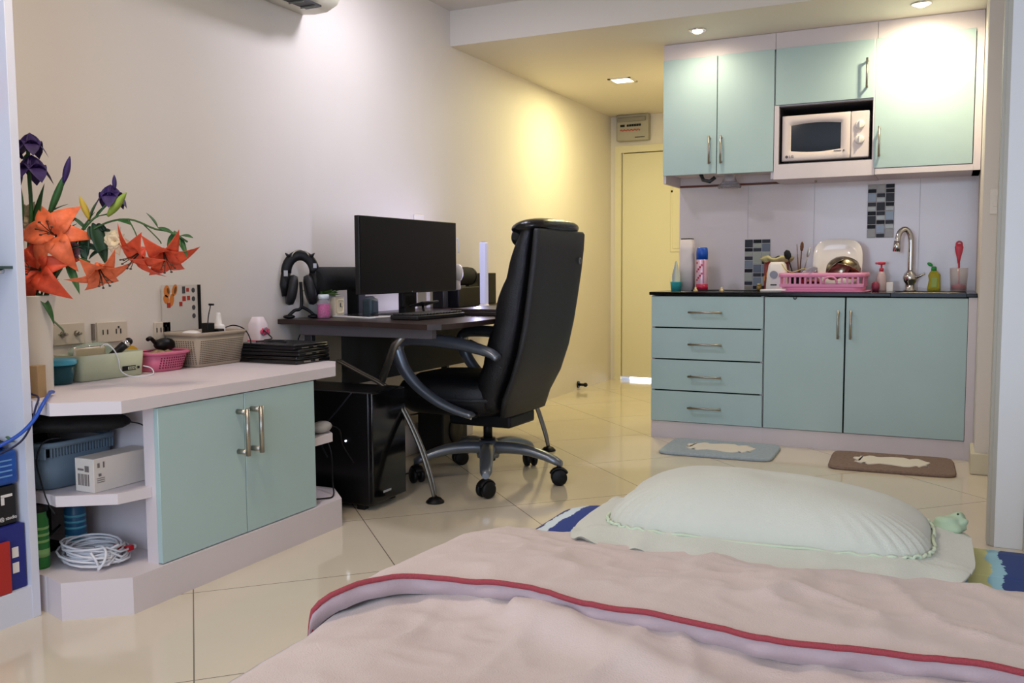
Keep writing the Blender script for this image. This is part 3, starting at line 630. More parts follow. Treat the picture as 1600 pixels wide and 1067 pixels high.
for z in (.38, .386, .392): b.box(.5125, .5131, 1.872, 1.90, z-.001, z+.001)
b.build('print', mat('print_grey', (120, 110, 106), .6), t, True)
t = thing('usb_cable', 'dark cable with a plug hanging down over the white carton', 'cable', (.5, 2.0, .36))
b = MB(); b.tube(smooth_path([(.42,1.95,.555),(.47,2.02,.54),(.512,2.055,.522),(.520,2.062,.47),(.520,2.064,.42)]), .0022, 6); b.build('cord', BLACK, t, True)
b = MB(); b.box(.5135, .527, 2.055, 2.073, .387, .42, .003); b.build('plug', BLACK, t, True); MB().box(.516, .525, 2.058, 2.070, .372, .388).build('metal_tip', STEEL, t, True)
b = MB(); b.tube(smooth_path([(.41,1.835,.515),(.38,1.80,.505),(.36,1.79,.45),(.375,1.787,.40),(.41,1.775,.355),(.435,1.768,.330),(.45,1.775,.30)]), .0022, 6)
tag(b.build('cable', BLACK), 'thin dark cable drooping over the left side of the blue-grey basket', 'cable')
def bottle(x, y, z, r, h, body, capm, label, name='bottle', label_m=None, neck=.35):
    t = thing(name, label, 'bottle', (x, y, z))
    MB().lathe((0,0,0), [(r*.92,0),(r,.006),(r,h*.72),(r*.8,h*.8),(r*neck,h*.86),(r*neck,h*.88)]).build('body', body, t)
    MB().lathe((0,0,0), [(r*neck*1.25,h*.87),(r*neck*1.25,h*.99),(r*neck*.9,h),(.001,h)]).build('cap', capm, t)
    if label_m:
        b = MB(); b.lathe((0,0,0), [(r*1.01,h*.18),(r*1.01,h*.3)]); 
        for k in range(3): b.lathe((0,0,0), [(r*1.012,h*(.4+.1*k)),(r*1.012,h*(.44+.1*k))])
        b.build('label_bands', label_m, t)
    return t
bottle(.315, 1.822, .1115, .026, .20, mat('bottle_green', (44, 128, 52), .35), BLACK, 'green bottle with a black top at the left of the lower corner shelf', label_m=mat('label_lime', (150, 200, 120), .5), neck=.8)
bottle(.268, 1.985, .1115, .032, .19, mat('bottle_blue', (36, 92, 130), .35), WPLAST, 'blue bottle with a white cap behind the white cable coil', label_m=mat('label_aqua', (90, 170, 190), .4), neck=.6)
t = thing('adapter', 'black power adapter lying at the back of the lower corner shelf', 'adapter', (.18, 1.95, .1115))
MB().box(.14, .21, 1.93, 1.975, .1115, .14, .006).build('block', BLACK, t, True)
b = MB(); b.tube(smooth_path([(.19,1.93,.125),(.22,1.90,.15),(.26,1.90,.185),(.24,1.95,.2)]), .004, 6); b.build('cord', BLACK, t, True)
t = thing('cable_coil', 'coil of white network cable tied together on the lower corner shelf', 'cable coil', (.40, 1.93, .1115))
random.seed(3)
b = MB(); pts = []
for i in range(16*14+1):
    k = i/16; a = i/16*2*PI; ph = int(k)
    r = .092+.012*math.sin(ph*2.3)+.006*math.sin(a*2+ph); zc = .010+.0034*k
    pts.append((.415+r*1.1*math.cos(a), 1.93+r*.80*math.sin(a)+.006*math.sin(ph*1.7), .112+zc+.012*math.sin(a+ph*1.9)*min(1,k/4)+.0))
b.tube(pts, .0036, 6); b.build('loops', CABLEW, t, True)
b = MB(); b.tube(smooth_path([(.515,1.86,.118),(.528,1.87,.14),(.522,1.885,.165),(.495,1.895,.178),(.46,1.90,.17)]), .004, 6); b.tube(smooth_path([(.50,1.875,.112),(.50,1.868,.14),(.48,1.865,.165)]), .004, 6); b.build('tie', CABLEW, t, True)
for (x, y, z) in ((.492, 1.955, .160), (.505, 1.985, .150)):
    MB().box(x-.009, x+.009, y-.012, y+.012, z-.008, z+.008, .002).build('red_plug', mat('plug_red', (200, 30, 40), .4), t, True)
    MB().box(x-.006, x+.006, y+.012, y+.024, z-.006, z+.006, .002).build('clear_tip', mat('tip_white', (220, 220, 220), .2), t, True)
# right corner shelf
t = thing('mouse', 'pale grey computer mouse at the right corner shelf of the low cabinet', 'mouse', (.52, 2.82, .37))
MB().ball((.575, 2.865, .394), .032, .055, .024, 20).build('shell', mat('mouse_grey', (170, 166, 160), .4), t, True)
b = MB(); b.tube(smooth_path([(.585,2.91,.395),(.60,2.95,.37),(.585,2.99,.30),(.60,3.04,.22)]), .0025, 6); b.build('cord', BLACK, t, True)
b = MB(); b.tube(smooth_path([(.40,2.78,.12),(.52,2.80,.116),(.60,2.85,.116),(.60,2.90,.118),(.56,2.95,.16),(.52,3.0,.25),(.47,3.04,.3)]), .003, 6)
tag(b.build('cable', BLACK), 'black cable looping on the plinth at the right end of the low cabinet', 'cable')

# ------------------------------------------------------------------ things on the low cabinet
Z = .6355
t = thing('vase', 'tall white tapering vase holding lilies at the left end of the cabinet', 'vase', (.245, 1.885, Z))
MB().lathe((0,0,0), [(.048,0),(.050,.006),(.052,.14),(.058,.24),(.066,.295),(.068,.30),(.063,.298),(.050,.20),(.044,.02)], 36).build('body', mat('vase_white', (214, 208, 196), .4), t)
t = thing('carton', 'small tan cardboard carton leaning at the foot of the white vase', 'carton', (.335, 1.825, Z))
MB().box(-.006, .022, -.030, .008, 0, .095, .001, 1).build('box', mat('kraft', (166, 136, 96), .75), t); t.rotation_euler.z = .3
t = thing('headset_cable', 'dark coiled headset cable hung behind the tan carton', 'cable', (.30, 1.80, Z))
b = MB(); b.tube([(.285+.012*math.cos(a), 1.800+.02*math.cos(a), .74+.032*math.sin(a)) for a in [k*.3 for k in range(-5, 8)]], .0055, 8); b.build('arc', BLACK, t, True)
b = MB(); b.tube(smooth_path([(.285,1.800,.72),(.34,1.79,.655),(.41,1.768,.645),(.432,1.742,.62),(.43,1.72,.56),(.425,1.68,.52),(.42,1.58,.49)]), .003, 6); b.build('cord', mat('navy_cord', (26, 30, 70), .5), t, True)
b = MB(); b.tube(smooth_path([(.345,1.862,.645),(.385,1.825,.648),(.43,1.785,.649),(.462,1.755,.647),(.478,1.728,.630),(.475,1.70,.59),(.455,1.66,.55),(.43,1.58,.515)]), [.010,.010,.009]+[.006]*100, 8, flat=.6)
tag(b.build('blue_cable', BLUEC), 'bright blue flat cable running off the left end of the cabinet top', 'cable')
t = thing('food_tub', 'teal see-through tub with a light blue lid beside the white vase', 'tub', (.125, 2.06, Z))
MB().lathe((0,0,0), [(.038,0),(.043,.006),(.050,.066),(.047,.066),(.040,.008)]).build('tub', mat('tub_teal', (52, 96, 106), .2, trans=.3, ior=1.2), t)
MB().lathe((0,0,0), [(.053,.064),(.056,.068),(.056,.080),(.050,.083),(.001,.080)]).build('lid', mat('lid_blue', (72, 166, 190), .35), t)
b = MB(); b.ball((-.005,-.012,.03), .022, .018, .016, 10); b.ball((.014,.01,.028), .018, .02, .016, 10); b.build('contents', mat('tub_fill', (170, 190, 190), .7), t)
t = thing('storage_tray', 'pale green-beige open storage box with a small black label', 'storage box', (.09, 2.23, Z))
TG = mat('tray_sage', (186, 190, 160), .5)
b = MB()
def tr(z, g): return rr(.098, 2.247, .070+g, .134+g, z, 40, 12)
b.loft([tr(Z,-.008), tr(Z+.003,-.004), tr(Z+.088,.002), tr(Z+.088,-.002), tr(Z+.005,-.008)], True); b.build('tray', TG, t, True)
b = MB().m(BLACK).box(.1675, .1695, 2.28, 2.338, .657, .674, .0006, 1); b.m(TG).box(.1703, .1709, 2.303, 2.355, .6605, .6705); b.m(BLACK); text(b, 'RAND', .0115, face_m((.1708, 2.323, .6615), (0,1,0), (0,0,1))); b.box(.1708,.1713, 2.342, 2.353, .661, .670)
b.build('label', None, t, True)
t = thing('phone_case', 'silver framed pale mirror-like case standing in the storage box', 'case', (.11, 2.18, Z+.01))
b = MB(); b.box(.10, .112, 2.135, 2.262, .655, .748, .008, 3); b.build('shell', mat('case_sand', (190, 176, 148), .25, .3), t, True)
b = MB(); b.tube([(.107, 2.135, .66), (.107, 2.135, .748), (.107, 2.262, .75)], .0022, 6); b.build('silver_edge', CHROME, t, True)
t = thing('bag', 'clear greenish plastic bag crumpled in the storage box', 'bag', (.08, 2.22, Z+.05))
def pb(i, j):
    a = i*2*PI; r = math.sin(PI*min(.98, max(.02, j))); v = Vector((.045*r*math.cos(a), .085*r*math.sin(a), -.030*math.cos(PI*j)))
    v *= 1+.22*noise.noise(v*28); x, y, z_ = v; return (min(x+.063, .094), y+2.25, z_+.728)
MB().grid(pb, 32, 14, closeu=True).build('film', mat('film_green', (176, 198, 180), .15, alpha=.55), t, True)
t = thing('shaver', 'black handled tool sticking up from the storage box', 'tool', (.12, 2.3, Z+.04))
b = MB(); b.tube([(.12, 2.262, .70), (.135, 2.325, .748)], [.013, .015], 12); b.build('handle', BLACK, t, True)
b = MB(); b.tube([(.134, 2.322, .745), (.137, 2.333, .754)], .0162, 12); b.build('silver_band', CHROME, t, True); MB().ball((.138, 2.338, .757), .014).build('tip', BLACK, t, True)
t = thing('tape_roll', 'yellow and red roll standing behind the storage box', 'tape roll', (.05, 2.40, Z))
b = MB(); b.m(mat('tape_yellow', (214, 170, 50), .4)).cyl((.03, 2.41, .70), (.07, 2.41, .70), .034, seg=28); b.m(mat('tape_red', (206, 96, 60), .4)).lathe((.05, 2.41, .70), [(.0345,-.012),(.0345,.012)], M=Matrix.Rotation(PI/2, 4, 'Y'))
b.box(.02, .08, 2.385, 2.435, Z, .668, .003); b.build('roll', None, t, True)
b = MB(); b.tube(smooth_path([(.128,2.225,.745),(.14,2.24,.755),(.165,2.25,.735),(.1715,2.262,.70),(.172,2.27,.66),(.19,2.30,.638),(.215,2.36,.638),(.215,2.375,.646),(.19,2.385,.660),(.17,2.37,.668)]), .0022, 6)
tag(b.build('white_cable', CABLEW), 'thin white charging cable draped out of the storage box', 'cable')
b = MB(); b.tube(smooth_path([(.01,2.155,.79),(.03,2.16,.80),(.05,2.12,.83),(.06,2.05,.88),(.07,1.98,.92),(.10,1.93,.97)]), .0035, 6, flat=.5)
tag(b.build('green_ribbon', mat('ribbon_sage', (150, 164, 128), .5)), 'pale green ribbon hanging from the flowers down to the socket', 'ribbon')
# pink basket with odds and ends
t = thing('pink_basket', 'small pink plastic basket with a perforated side', 'basket', (.11, 2.48, Z))
b = MB().m(PINKD)
def pk(z, g, h=0): return [(x, y, zz) for x, y, zz in rr(.105, 2.485, .062+g, .082+g, z, 48, 3)]
b.loft([pk(Z,-.012), pk(Z+.003,-.006), pk(Z+.066,.012), pk(Z+.066,.009), pk(Z+.006,-.009)], True)
b.m(mat('basket_hole', (120, 40, 66), .8))
for r_ in range(5):
    for c in range(11):
        y = 2.43+.11*c/10; z = Z+.014+.009*r_; x = .105+(.062-.006+.018*(z-Z)/.066)*(1-abs((y-2.485)/(.082-.006+.018*(z-Z)/.066))**3)**(1/3)
        b.box(x-.001, x+.0012, y-.0025, y+.0025, z-.0028, z+.0028)
b.build('tub', None, t, True)
b = MB(); b.loft([pk(Z+.062,.012), pk(Z+.064,.020), pk(Z+.072,.022), pk(Z+.074,.018), pk(Z+.07,.010)], False); b.build('rim', PINKD, t, True); t.location.y += .028
b = MB()
def heap(i, j):
    x = .048+.114*i; y = 2.41+.15*j; e_ = (1-abs(2*i-1)**3)*(1-abs(2*j-1)**3)
    return (x, y, Z+.050+.022*e_+.014*noise.noise(Vector((x*50, y*50, 3)))*e_)
b.grid(heap, 16, 20); o = tag(b.build('odds_and_ends', mat('odds', (150, 130, 90), .6, var=.5, vscale=70)), 'jumble of small bits filling the pink basket', 'small items'); o.location.y += .028; o['kind'] = 'stuff'
t = thing('hair_clip', 'black claw-like object resting on the pink basket contents', 'clip', (.08, 2.5, .70))
b = MB(); b.ball((.07, 2.53, .722), .024, .036, .020, 14); b.tube(smooth_path([(.07,2.50,.725),(.075,2.475,.745),(.08,2.46,.742)]), .006, 8); b.build('claw', BLACK, t, True); t.location = (.065, 2.545, .698); t.scale = (1.35, 1.35, 1.25)
# woven basket
t = thing('woven_basket', 'large beige-grey woven look plastic basket full of chargers', 'basket', (.10, 2.735, Z))
WB = mat('woven_taupe', (168, 152, 132), .6); WH = mat('woven_gap', (84, 74, 64), .8)
def wk(z, g): return rr(.105, 2.735, .080+g, .130+g, z, 56, 9)
b = MB().m(WB)
b.loft([wk(Z,-.010), wk(Z+.004,-.006), wk(Z+.125,.010), wk(Z+.125,.006), wk(Z+.006,-.010)], True)
b.m(WH)
for r_ in range(13):
    for c in range(26):
        z = Z+.014+.0072*r_; y = 2.735-.112+.224*c/25; g = -.006+.016*(z-Z)/.125
        x = .105+(.080+g)*(1-abs((y-2.735)/(.130+g))**9)**(1/9)
        b.box(x-.0005, x+.0009, y-.0028, y+.0028, z-.0014, z+.0014)
    for c in range(12):
        z = Z+.014+.0072*r_; x = .105-.066+.13*c/11; g = -.006+.016*(z-Z)/.125; y = 2.735-(.130+g)*(1-abs((x-.105)/(.080+g))**9)**(1/9)
        b.box(x-.0026, x+.0026, y-.0009, y+.0005, z-.0014, z+.0014)
b.build('tub', None, t, True)
b = MB(); b.loft([wk(Z+.120,.010), wk(Z+.122,.015), wk(Z+.133,.016), wk(Z+.134,.010), wk(Z+.122,.006)], False); b.build('rim', WB, t, True); t.location.y += .015
t = thing('charger', 'black plug adapter with a barrel plug sticking up from the woven basket', 'charger', (.10, 2.70, Z+.11))
MB().box(.115, .15, 2.715, 2.752, .755, .802, .003).build('block', BLACK, t, True)
b = MB(); b.tube(smooth_path([(.13,2.735,.80),(.13,2.74,.83),(.125,2.755,.86),(.125,2.757,.874)]), .0022, 6); b.tube([(.125,2.750,.874),(.128,2.772,.873)], .0042, 8); b.build('cord', BLACK, t, True)
t = thing('pump_bottle', 'white nozzle bottle poking out of the woven basket', 'bottle', (.10, 2.81, Z+.09))
MB().lathe((.11, 2.815, 0), [(.026,.70),(.026,.782),(.022,.79),(.014,.793),(.010,.83),(.008,.838),(.001,.839)]).build('body', WPLAST, t, True)
t = thing('power_brick', 'small black block lying on the charger pile in the woven basket', 'adapter', (.1, 2.76, Z+.1))
MB().box(.12, .16, 2.762, 2.795, .76, .776, .003).build('block', BLACK, t, True)
t = thing('earphone_case', 'white rounded case lying in the woven basket', 'case', (.1, 2.66, Z+.1))
MB().ball((.11, 2.665, .762), .035, .040, .014, 20).build('shell', WPLAST, t, True)
b = MB(); b.tube(smooth_path([(.11,2.83,.77),(.14,2.865,.785),(.19,2.875,.77),(.215,2.88,.73),(.21,2.885,.69),(.19,2.885,.66)]), .0025, 6); tag(b.build('cable', BLACK), 'black cable curling out of the right end of the woven basket', 'cable')
def wh(i, j):
    x = .035+.14*i; y = 2.615+.24*j; return (x, y, Z+.105+.018*noise.noise(Vector((x*40, y*40, 9)))*min(1, 6*i*(1-i)*4*j*(1-j)+.2))
o = tag(MB().grid(wh, 16, 24).build('charger_pile', mat('pile_mix', (60, 56, 54), .6, var=.6, vscale=60)), 'dark pile of chargers and cords inside the woven basket', 'chargers'); o['kind'] = 'stuff'
# calendar, sockets, air freshener
t = thing('calendar', 'white poster card with pastry pictures leaning on the wall behind the woven basket', 'poster', (.01, 2.73, .79))
b = MB().m(mat('card_white', (206, 198, 188), .5)); M = face_m((.012, 2.735, .87), (0,1,0), (0,0,1)) 
b.box(.006, .010, 2.62, 2.822, .77, .952); b.build('card', None, t, True)
def blob(name, m, y, z, ry, rz, a=0, k=14):
    b = MB(); ca, sa = math.cos(a), math.sin(a); P_ = [(ry*math.cos(2*PI*i/k), rz*math.sin(2*PI*i/k)) for i in range(k)]
    b.loft([[(xx, y+p*ca-q*sa, z+p*sa+q*ca) for p, q in P_] for xx in (.0101, .0107 if 'orange' in m.name else .0112)], True, False); b.build(name, m, t, True)
PO, PB, PG, PR = mat('pic_orange', (206, 120, 50), .5), mat('pic_brown', (110, 74, 40), .5), mat('pic_grey', (70, 70, 74), .5), mat('pic_red', (170, 54, 44), .5)
for q in ((2.645,.928,.016,.024),(2.64,.897,.014,.018,.3),(2.685,.932,.013,.024,-.3),(2.668,.893,.012,.026,-.2)): blob('pastry_picture', PO, *q)
for q in ((2.651,.93,.006,.012,.2),(2.688,.932,.006,.015,-.3)): blob('pastry_filling', PB, *q)
for y, z, s1 in ((2.753,.932,.007),(2.733,.897,.009),(2.757,.899,.008),(2.652,.873,.009),(2.715,.876,.008)): MB().box(.0102,.0108,y-s1,y+s1,z-s1*1.1,z+s1*1.1).build('red_picture', PR, t, True)
MB().box(.0102,.0108,2.724,2.740,.918,.946).build('grey_picture', PG, t, True)
for z in (.93,.895,.86,.826): blob('round_picture', PG, 2.783, z, .009, .010)
MB().box(.0102, .0125, 2.806, 2.822, .77, .952).build('dark_band', BLACK, t, True)
SOCK = mat('socket_cream', (206, 194, 176), .4)
def socket(y0, y1, z0, z1, label, plugs, y3=False):
    t = thing('wall_socket', label, 'socket', (0, (y0+y1)/2, z0))
    MB().box(0, .010, y0, y1, z0, z1, .003).build('plate', SOCK, t, True); ym = (y0+y1)/2
    for s_ in (-1, 1):
        yc = ym+s_*(y1-y0)*.22
        if plugs:
            b = MB(); b.cyl((.01, yc, (z0+z1)/2), (.022, yc, (z0+z1)/2), .011, .008, 12); b.cyl((.022, yc, (z0+z1)/2), (.034, yc, (z0+z1)/2), .005, seg=8); b.build('coax_plug', STEEL, t, True)
        else:
            b = MB(); b.box(.0095, .0115, yc-.016, yc-.012, z0+.03, z0+.048); b.box(.0095, .0115, yc+.004, yc+.008, z0+.03, z0+.048)
            if s_ > 0: b.box(.0095, .0117, yc-.006, yc, z0+.05, z0+.058)
            b.build('slots', DKGREY, t, True)
socket(2.135, 2.262, .752, .828, 'cream wall socket with two round plugs above the teal tub', True)
socket(2.315, 2.448, .748, .824, 'cream wall socket with slots above the storage box', False)
socket(2.58, 2.66, .74, .81, 'pale wall plate partly hidden behind the pastry poster', False)
MB_ = MB(); MB_.box(0, .012, 2.295, 2.303, .76, .82); tag(MB_.build('cable_clip', mat('clip_grey', (120, 112, 104), .5)), 'thin grey strip beside the slotted wall socket', 'strip')
t = thing('air_freshener', 'pink and white air freshener standing behind the laptops', 'air freshener', (.08, 3.02, Z))
b = MB().m(mat('fresh_white', (230, 214, 216), .4)); b.loft([rr(.075,3.04,.036,.032,Z), rr(.075,3.04,.038,.034,Z+.05), rr(.075,3.04,.034,.03,Z+.11), rr(.075,3.04,.020,.018,Z+.135)])
b.build('shell', None, t, True)
b = MB(); b.loft([rr(.075,3.04,.0385,.0345,Z+.012), rr(.075,3.04,.0390,.035,Z+.05), rr(.075,3.04,.037,.033,Z+.06)], False)
for k in range(6): b.ball((.112, 3.02+.008*k, Z+.085+.006*math.sin(k*2)), .006, .006, .008, 8)
b.build('pink_band', mat('fresh_pink', (214, 60, 100), .4), t, True)
b = MB(); text(b, 'elle', .036, face_m((.1135, 3.042, Z+.075), (0,1,.12), (0,0,1)), .001); b.build('script', mat('script_grey', (110, 116, 130), .4), t, True)
b = MB(); b.loft([rr(.075,3.04,.0395,.0355,Z+.0), rr(.075,3.04,.040,.036,Z+.028), rr(.075,3.04,.036,.032,Z+.030)], False); b.build('red_base', mat('fresh_red', (170, 34, 70), .4), t, True); t.location.y += .035; t.location.x += .01; t.scale = (1.05, 1.1, 1.28)
# stack of laptops
def laptop(z, h, dx, dy, rz, label, m):
    t = thing('laptop', label, 'laptop', (.315+dx, 2.965+dy, z), rz, 'laptops stacked at the end of the low cabinet')
    MB().box(-.155, .155, -.105, .105, 0, h*.55, .004).build('base', m, t); MB().box(-.154, .154, -.104, .104, h*.58, h, .004).build('lid', m, t)
    b = MB(); b.box(.150, .1562, -.06, -.02, h*.2, h*.4); b.box(.150, .1562, .01, .03, h*.2, h*.4); b.build('ports', STEEL, t)
laptop(Z, .029, 0, 0, -.02, 'glossy black laptop at the bottom of the stack on the low cabinet', GLOSSB)
laptop(Z+.0295, .027, -.01, .01, .05, 'black laptop in the middle of the stack on the low cabinet', mat('laptop_black', (18, 18, 20), .3))
laptop(Z+.057, .020, -.015, .012, -.04, 'thin dark laptop with grey edge on top of the stack', mat('laptop_dark', (30, 30, 34), .25, .4))
b = MB(); b.tube(smooth_path([(.20,2.93,.7155),(.24,2.97,.717),(.30,2.99,.717),(.33,2.95,.717),(.28,2.92,.717),(.22,2.96,.720),(.2,3.03,.722),(.13,3.06,.752)]), .003, 6); tag(b.build('cable', BLACK), 'black cord coiled on top of the laptop stack', 'cable')

# ------------------------------------------------------------------ flowers
FR = Matrix.Translation((.245, 1.885, .6355)) @ Matrix.Rotation(math.radians(25.64), 4, 'Z')   # local x runs along the wall side, y to the wall
def fl(u, v, w=0): return ((u-.527*w+max(0, v-22)*.055)/100, w/100, v/100)
def fthing(name, label, cat, grp=None):
    return thing(name, label, cat, (.245, 1.885, .6355), math.radians(25.64), grp)
def lily(parent, c, d, Rr, m, open_=1.0, roll=0, sub=True):
    d = Vector(d).normalized(); a = d.orthogonal().normalized(); bb = d.cross(a); b = MB(); c = Vector(c)
    for k in range(6):
        an = k*PI/3+roll; rad = a*math.cos(an)+bb*math.sin(an)
        dirp = (rad*open_ + d*(1.15-open_*.75)).normalized()
        b.petal(c - d*Rr*.35 + rad*Rr*.05, dirp, d, Rr*1.25, Rr*(.37 if k % 2 else .28), curl=1.0*open_, bend=1.6, n=8)
    o = b.build('bloom', m, parent)
    s = MB()
    for k in range(6):
        an = k*PI/3+.4; rad = a*math.cos(an)+bb*math.sin(an); e_ = c + d*Rr*.55 + rad*Rr*.22
        s.tube([c-d*Rr*.3, c+d*Rr*.2+rad*Rr*.06, e_], Rr*.014, 5); s.ball(e_, Rr*.05, Rr*.02, Rr*.03, 8)
    s.build('stamens', mat('stamen', (70, 46, 26), .6), o)
    return o
def leaf(parent, p, q, wd, m=GREENL, curl=.25, up=(0,-.3,1)):
    p = Vector(p); q = Vector(q); b = MB(); b.petal(p, q-p, up, (q-p).length*1.03, wd, curl=curl, bend=0, n=8); return b.build('leaf', m, parent)
def bud(parent, p, q, r, m=GREENB):
    p = Vector(p); q = Vector(q); b = MB(); n = 9; L = q-p
    b.tube([p+L*(i/n) for i in range(n+1)], [max(.0006, r*math.sin(PI*(.08+.9*i/n))**.8) for i in range(n+1)], 10); return b.build('bud', m, parent)
def stem(parent, pts, r=.0035, m=STEMM): b = MB(); b.tube(smooth_path(pts), r, 7); return b.build('stem', m, parent)
G = 'artificial flower stems in the white vase'
t = fthing('lily_stem', 'open orange lily facing the room at the top of the bouquet', 'flower', G)
stem(t, [fl(0,3), fl(.8,26), fl(3,40), fl(4.5,46,-1)]); lily(t, fl(5.2,48.8,-5), (.12,-1,.22), .100, ORANGE, 1.0, .25)
leaf(t, fl(6,45,0), fl(12,53,2), .016); leaf(t, fl(8,42,-2), fl(14,46,-3), .018, GREEND); leaf(t, fl(10,41,1), fl(14.4,30.5,-1), .013, GREENL, .1)
t = fthing('lily_stem', 'dark orange lily low at the left, just above the vase rim', 'flower', G)
stem(t, [fl(-1,3), fl(-1,26), fl(-.5,33,-2)]); lily(t, fl(-.2,38,-5), (-.05,-1,.05), .104, ORANGE2, .95, .52)
leaf(t, fl(-2,30,-2), fl(-7,20,-4), .008, GREEND, .1); leaf(t, fl(1,31,-3), fl(9,22.5,-4), .012, GREENL, .6); leaf(t, fl(0,30,0), fl(7,36,2), .02, GREEND)
leaf(t, fl(3,34,-1), fl(11,33,0), .018, GREEND, .5); leaf(t, fl(-3,34,2), fl(1,45,3), .02, GREEND)
t = fthing('lily_stem', 'orange lily nodding downwards right of the vase', 'flower', G)
stem(t, [fl(1,3), fl(2,28), fl(8,39), fl(14,41), fl(17,40,-2)]); lily(t, fl(20.2,37.2,-3), (.45,-.35,-.75), .088, ORANGE, .7, .3)
leaf(t, fl(16,41), fl(15,49,1), .014, GREEND); leaf(t, fl(17,41,0), fl(22.5,46,1), .018, GREEND, .4)
t = fthing('lily_stem', 'long arching lily branch with two hanging red-orange lilies', 'flower', G)
stem(t, [fl(.5,3), fl(3,28), fl(10,43), fl(20,51,1), fl(29,53,1), fl(37,50,0), fl(42,49,0), fl(47,46,0)], .003)
stem(t, [fl(29,53,1), fl(31,49,0), fl(32,46,-1)], .002); stem(t, [fl(33,52,1), fl(38,47,0), fl(39,45.5,0)], .002)
lily(t, fl(31.5,42.3,-2), (-.45,-.5,-.55), .088, ORANGE2, .78, .1); lily(t, fl(40,41.6,-1), (.35,-.5,-.7), .090, ORANGE2, .75, .5)
for a_ in ((38,50.5,34.5,55,.012),(38,50.5,43,48.5,.011),(43,49,40.5,43.5,.010),(44,48.5,47,41.5,.010),(45,48,48.5,47.5,.011),(43,49.5,45,44.5,.009),(25,53,30,51.5,.013)):
    leaf(t, fl(a_[0],a_[1],1), fl(a_[2],a_[3],-1), a_[4], GREENL, .1)
t = fthing('lily_stem', 'lily stem with yellow-green buds in the middle of the bouquet', 'flower', G)
stem(t, [fl(1.5,3), fl(3.5,28), fl(11,44), fl(17,52), fl(19.5,54)], .0032)
bud(t, fl(17,53,0), fl(13.8,60,-1), .010, mat('bud_yellow', (190, 160, 50), .5)); bud(t, fl(22.5,54,0), fl(28,61,-1), .013, GREENB)
stem(t, [fl(19.5,54), fl(22,54.5), fl(23,55)], .002)
for a_ in ((17,52,19,60,.016),(19,54,23,59,.012),(16,50,11,55,.010),(17,51,20,45,.018),(18,52,23,39,.022),(16,49,15,39,.02),(14,46,22,43,.016),(12,44,9,51,.016),(13,45,17,56,.014)):
    leaf(t, fl(a_[0],a_[1],1), fl(a_[2],a_[3],0), a_[4], GREEND if a_[3] < 50 else GREENL, .2)
for a_ in ((10,44,7,52,.022),(11,42,13,50,.024),(9,38,4,31,.02),(14,47,9,42,.02),(18,50,26,50,.014),(13,50,18,44,.02),(20,52,21,46,.02)): leaf(t, fl(a_[0],a_[1],3), fl(a_[2],a_[3],2), a_[4], GREEND, .3)
bud(t, fl(8,51,1), fl(13,53.5,1), .006, GREEND)
def iris(parent, c, s, seed, drop=True):
    random.seed(seed); b = MB(); c = Vector(c)
    for k in range(5):
        a = 2*PI*k/5+.3*seed; rad = Vector((math.cos(a), math.sin(a), 0)); b.petal(c, (rad+Vector((0,0,.35))), (0,0,1), s*1.05, s*.55, curl=1.4, bend=1.5, n=7, rnd=.5)
    for k in range(4):
        a = 2*PI*k/4+1; rad = Vector((math.cos(a)*.5, math.sin(a)*.5, 1)); b.petal(c, rad, (math.cos(a), math.sin(a), .2), s*.85, s*.45, curl=.7, bend=1.2, n=7, rnd=.5)
    return b.build('bloom', PURPLE, parent)
t = fthing('iris_stem', 'tall iris stem with two dark purple blooms at the top left', 'flower', G)
stem(t, [fl(-.5,3), fl(-.6,30), fl(-.8,55), fl(-1.5,66), fl(-2,75)], .006, GREENL); iris(t, fl(-1.2,75), .052, 1); iris(t, fl(-.6,67.5,-1), .062, 2); iris(t, fl(-5.5,72.5,0), .024, 3)
leaf(t, fl(0,45), fl(2,64,0), .018, GREENL, .1); leaf(t, fl(0,50), fl(7,61,0), .012, GREEND, .5)
bud(t, fl(-2.2,69.5), fl(-2,73), .012, GREENL)
t = fthing('iris_stem', 'iris stem with a closed purple bud leaning right', 'flower', G)
stem(t, [fl(0,3), fl(1,30), fl(4.5,54), fl(8,62), fl(10,66.5)], .0045, GREENL); bud(t, fl(4.5,54), fl(9.5,67), .011, GREENL); bud(t, fl(9,64,-.4), fl(10.8,72,-.4), .010, PURPLE)
t = fthing('iris_stem', 'iris stem with a half open purple bud at the far left', 'flower', G)
stem(t, [fl(-1,3), fl(-3,30), fl(-3.5,50), fl(-5,62)], .0045, GREENL); bud(t, fl(-3.5,52), fl(-5.2,66), .011, GREENL); bud(t, fl(-5.2,62,-.4), fl(-7,69.5,-.4), .010, PURPLE); bud(t, fl(-5,62,-.4), fl(-4,69.5,-.4), .010, PURPLE)
t = fthing('iris_stem', 'small purple iris bloom above the green buds', 'flower', G)
stem(t, [fl(2,3), fl(4,28), fl(12,46), fl(20,55), fl(23,59)], .0028, GREENL); iris(t, fl(23.5,59.5,1), .052, 4); bud(t, fl(24.6,62,1), fl(24.4,66.5,1), .007, PURPLE)
def rose(parent, c, s, m):
    b = MB(); c = Vector(c); random.seed(int(c.x*1000))
    for ring in range(3):
        for k in range(5):
            a = 2*PI*k/5+ring*.6; rad = Vector((math.cos(a)*(.3+.35*ring), -1*(.3), math.sin(a)*(.3+.35*ring))); b.petal(c, rad, (-math.cos(a)*.3, -1, -math.sin(a)*.3), s*(.7+.2*ring), s*.42, curl=.3, bend=1.5, n=5)
    return b.build('bloom', m, parent)
CR = mat('rose_cream', (222, 200, 160), .6)
t = fthing('rose_stem', 'cream rose half hidden behind the dark leaves', 'flower', G); stem(t, [fl(1,3), fl(4,30), fl(13,42,2), fl(24,46,3)], .003); rose(t, fl(25.5,46.5,3), .045, CR)
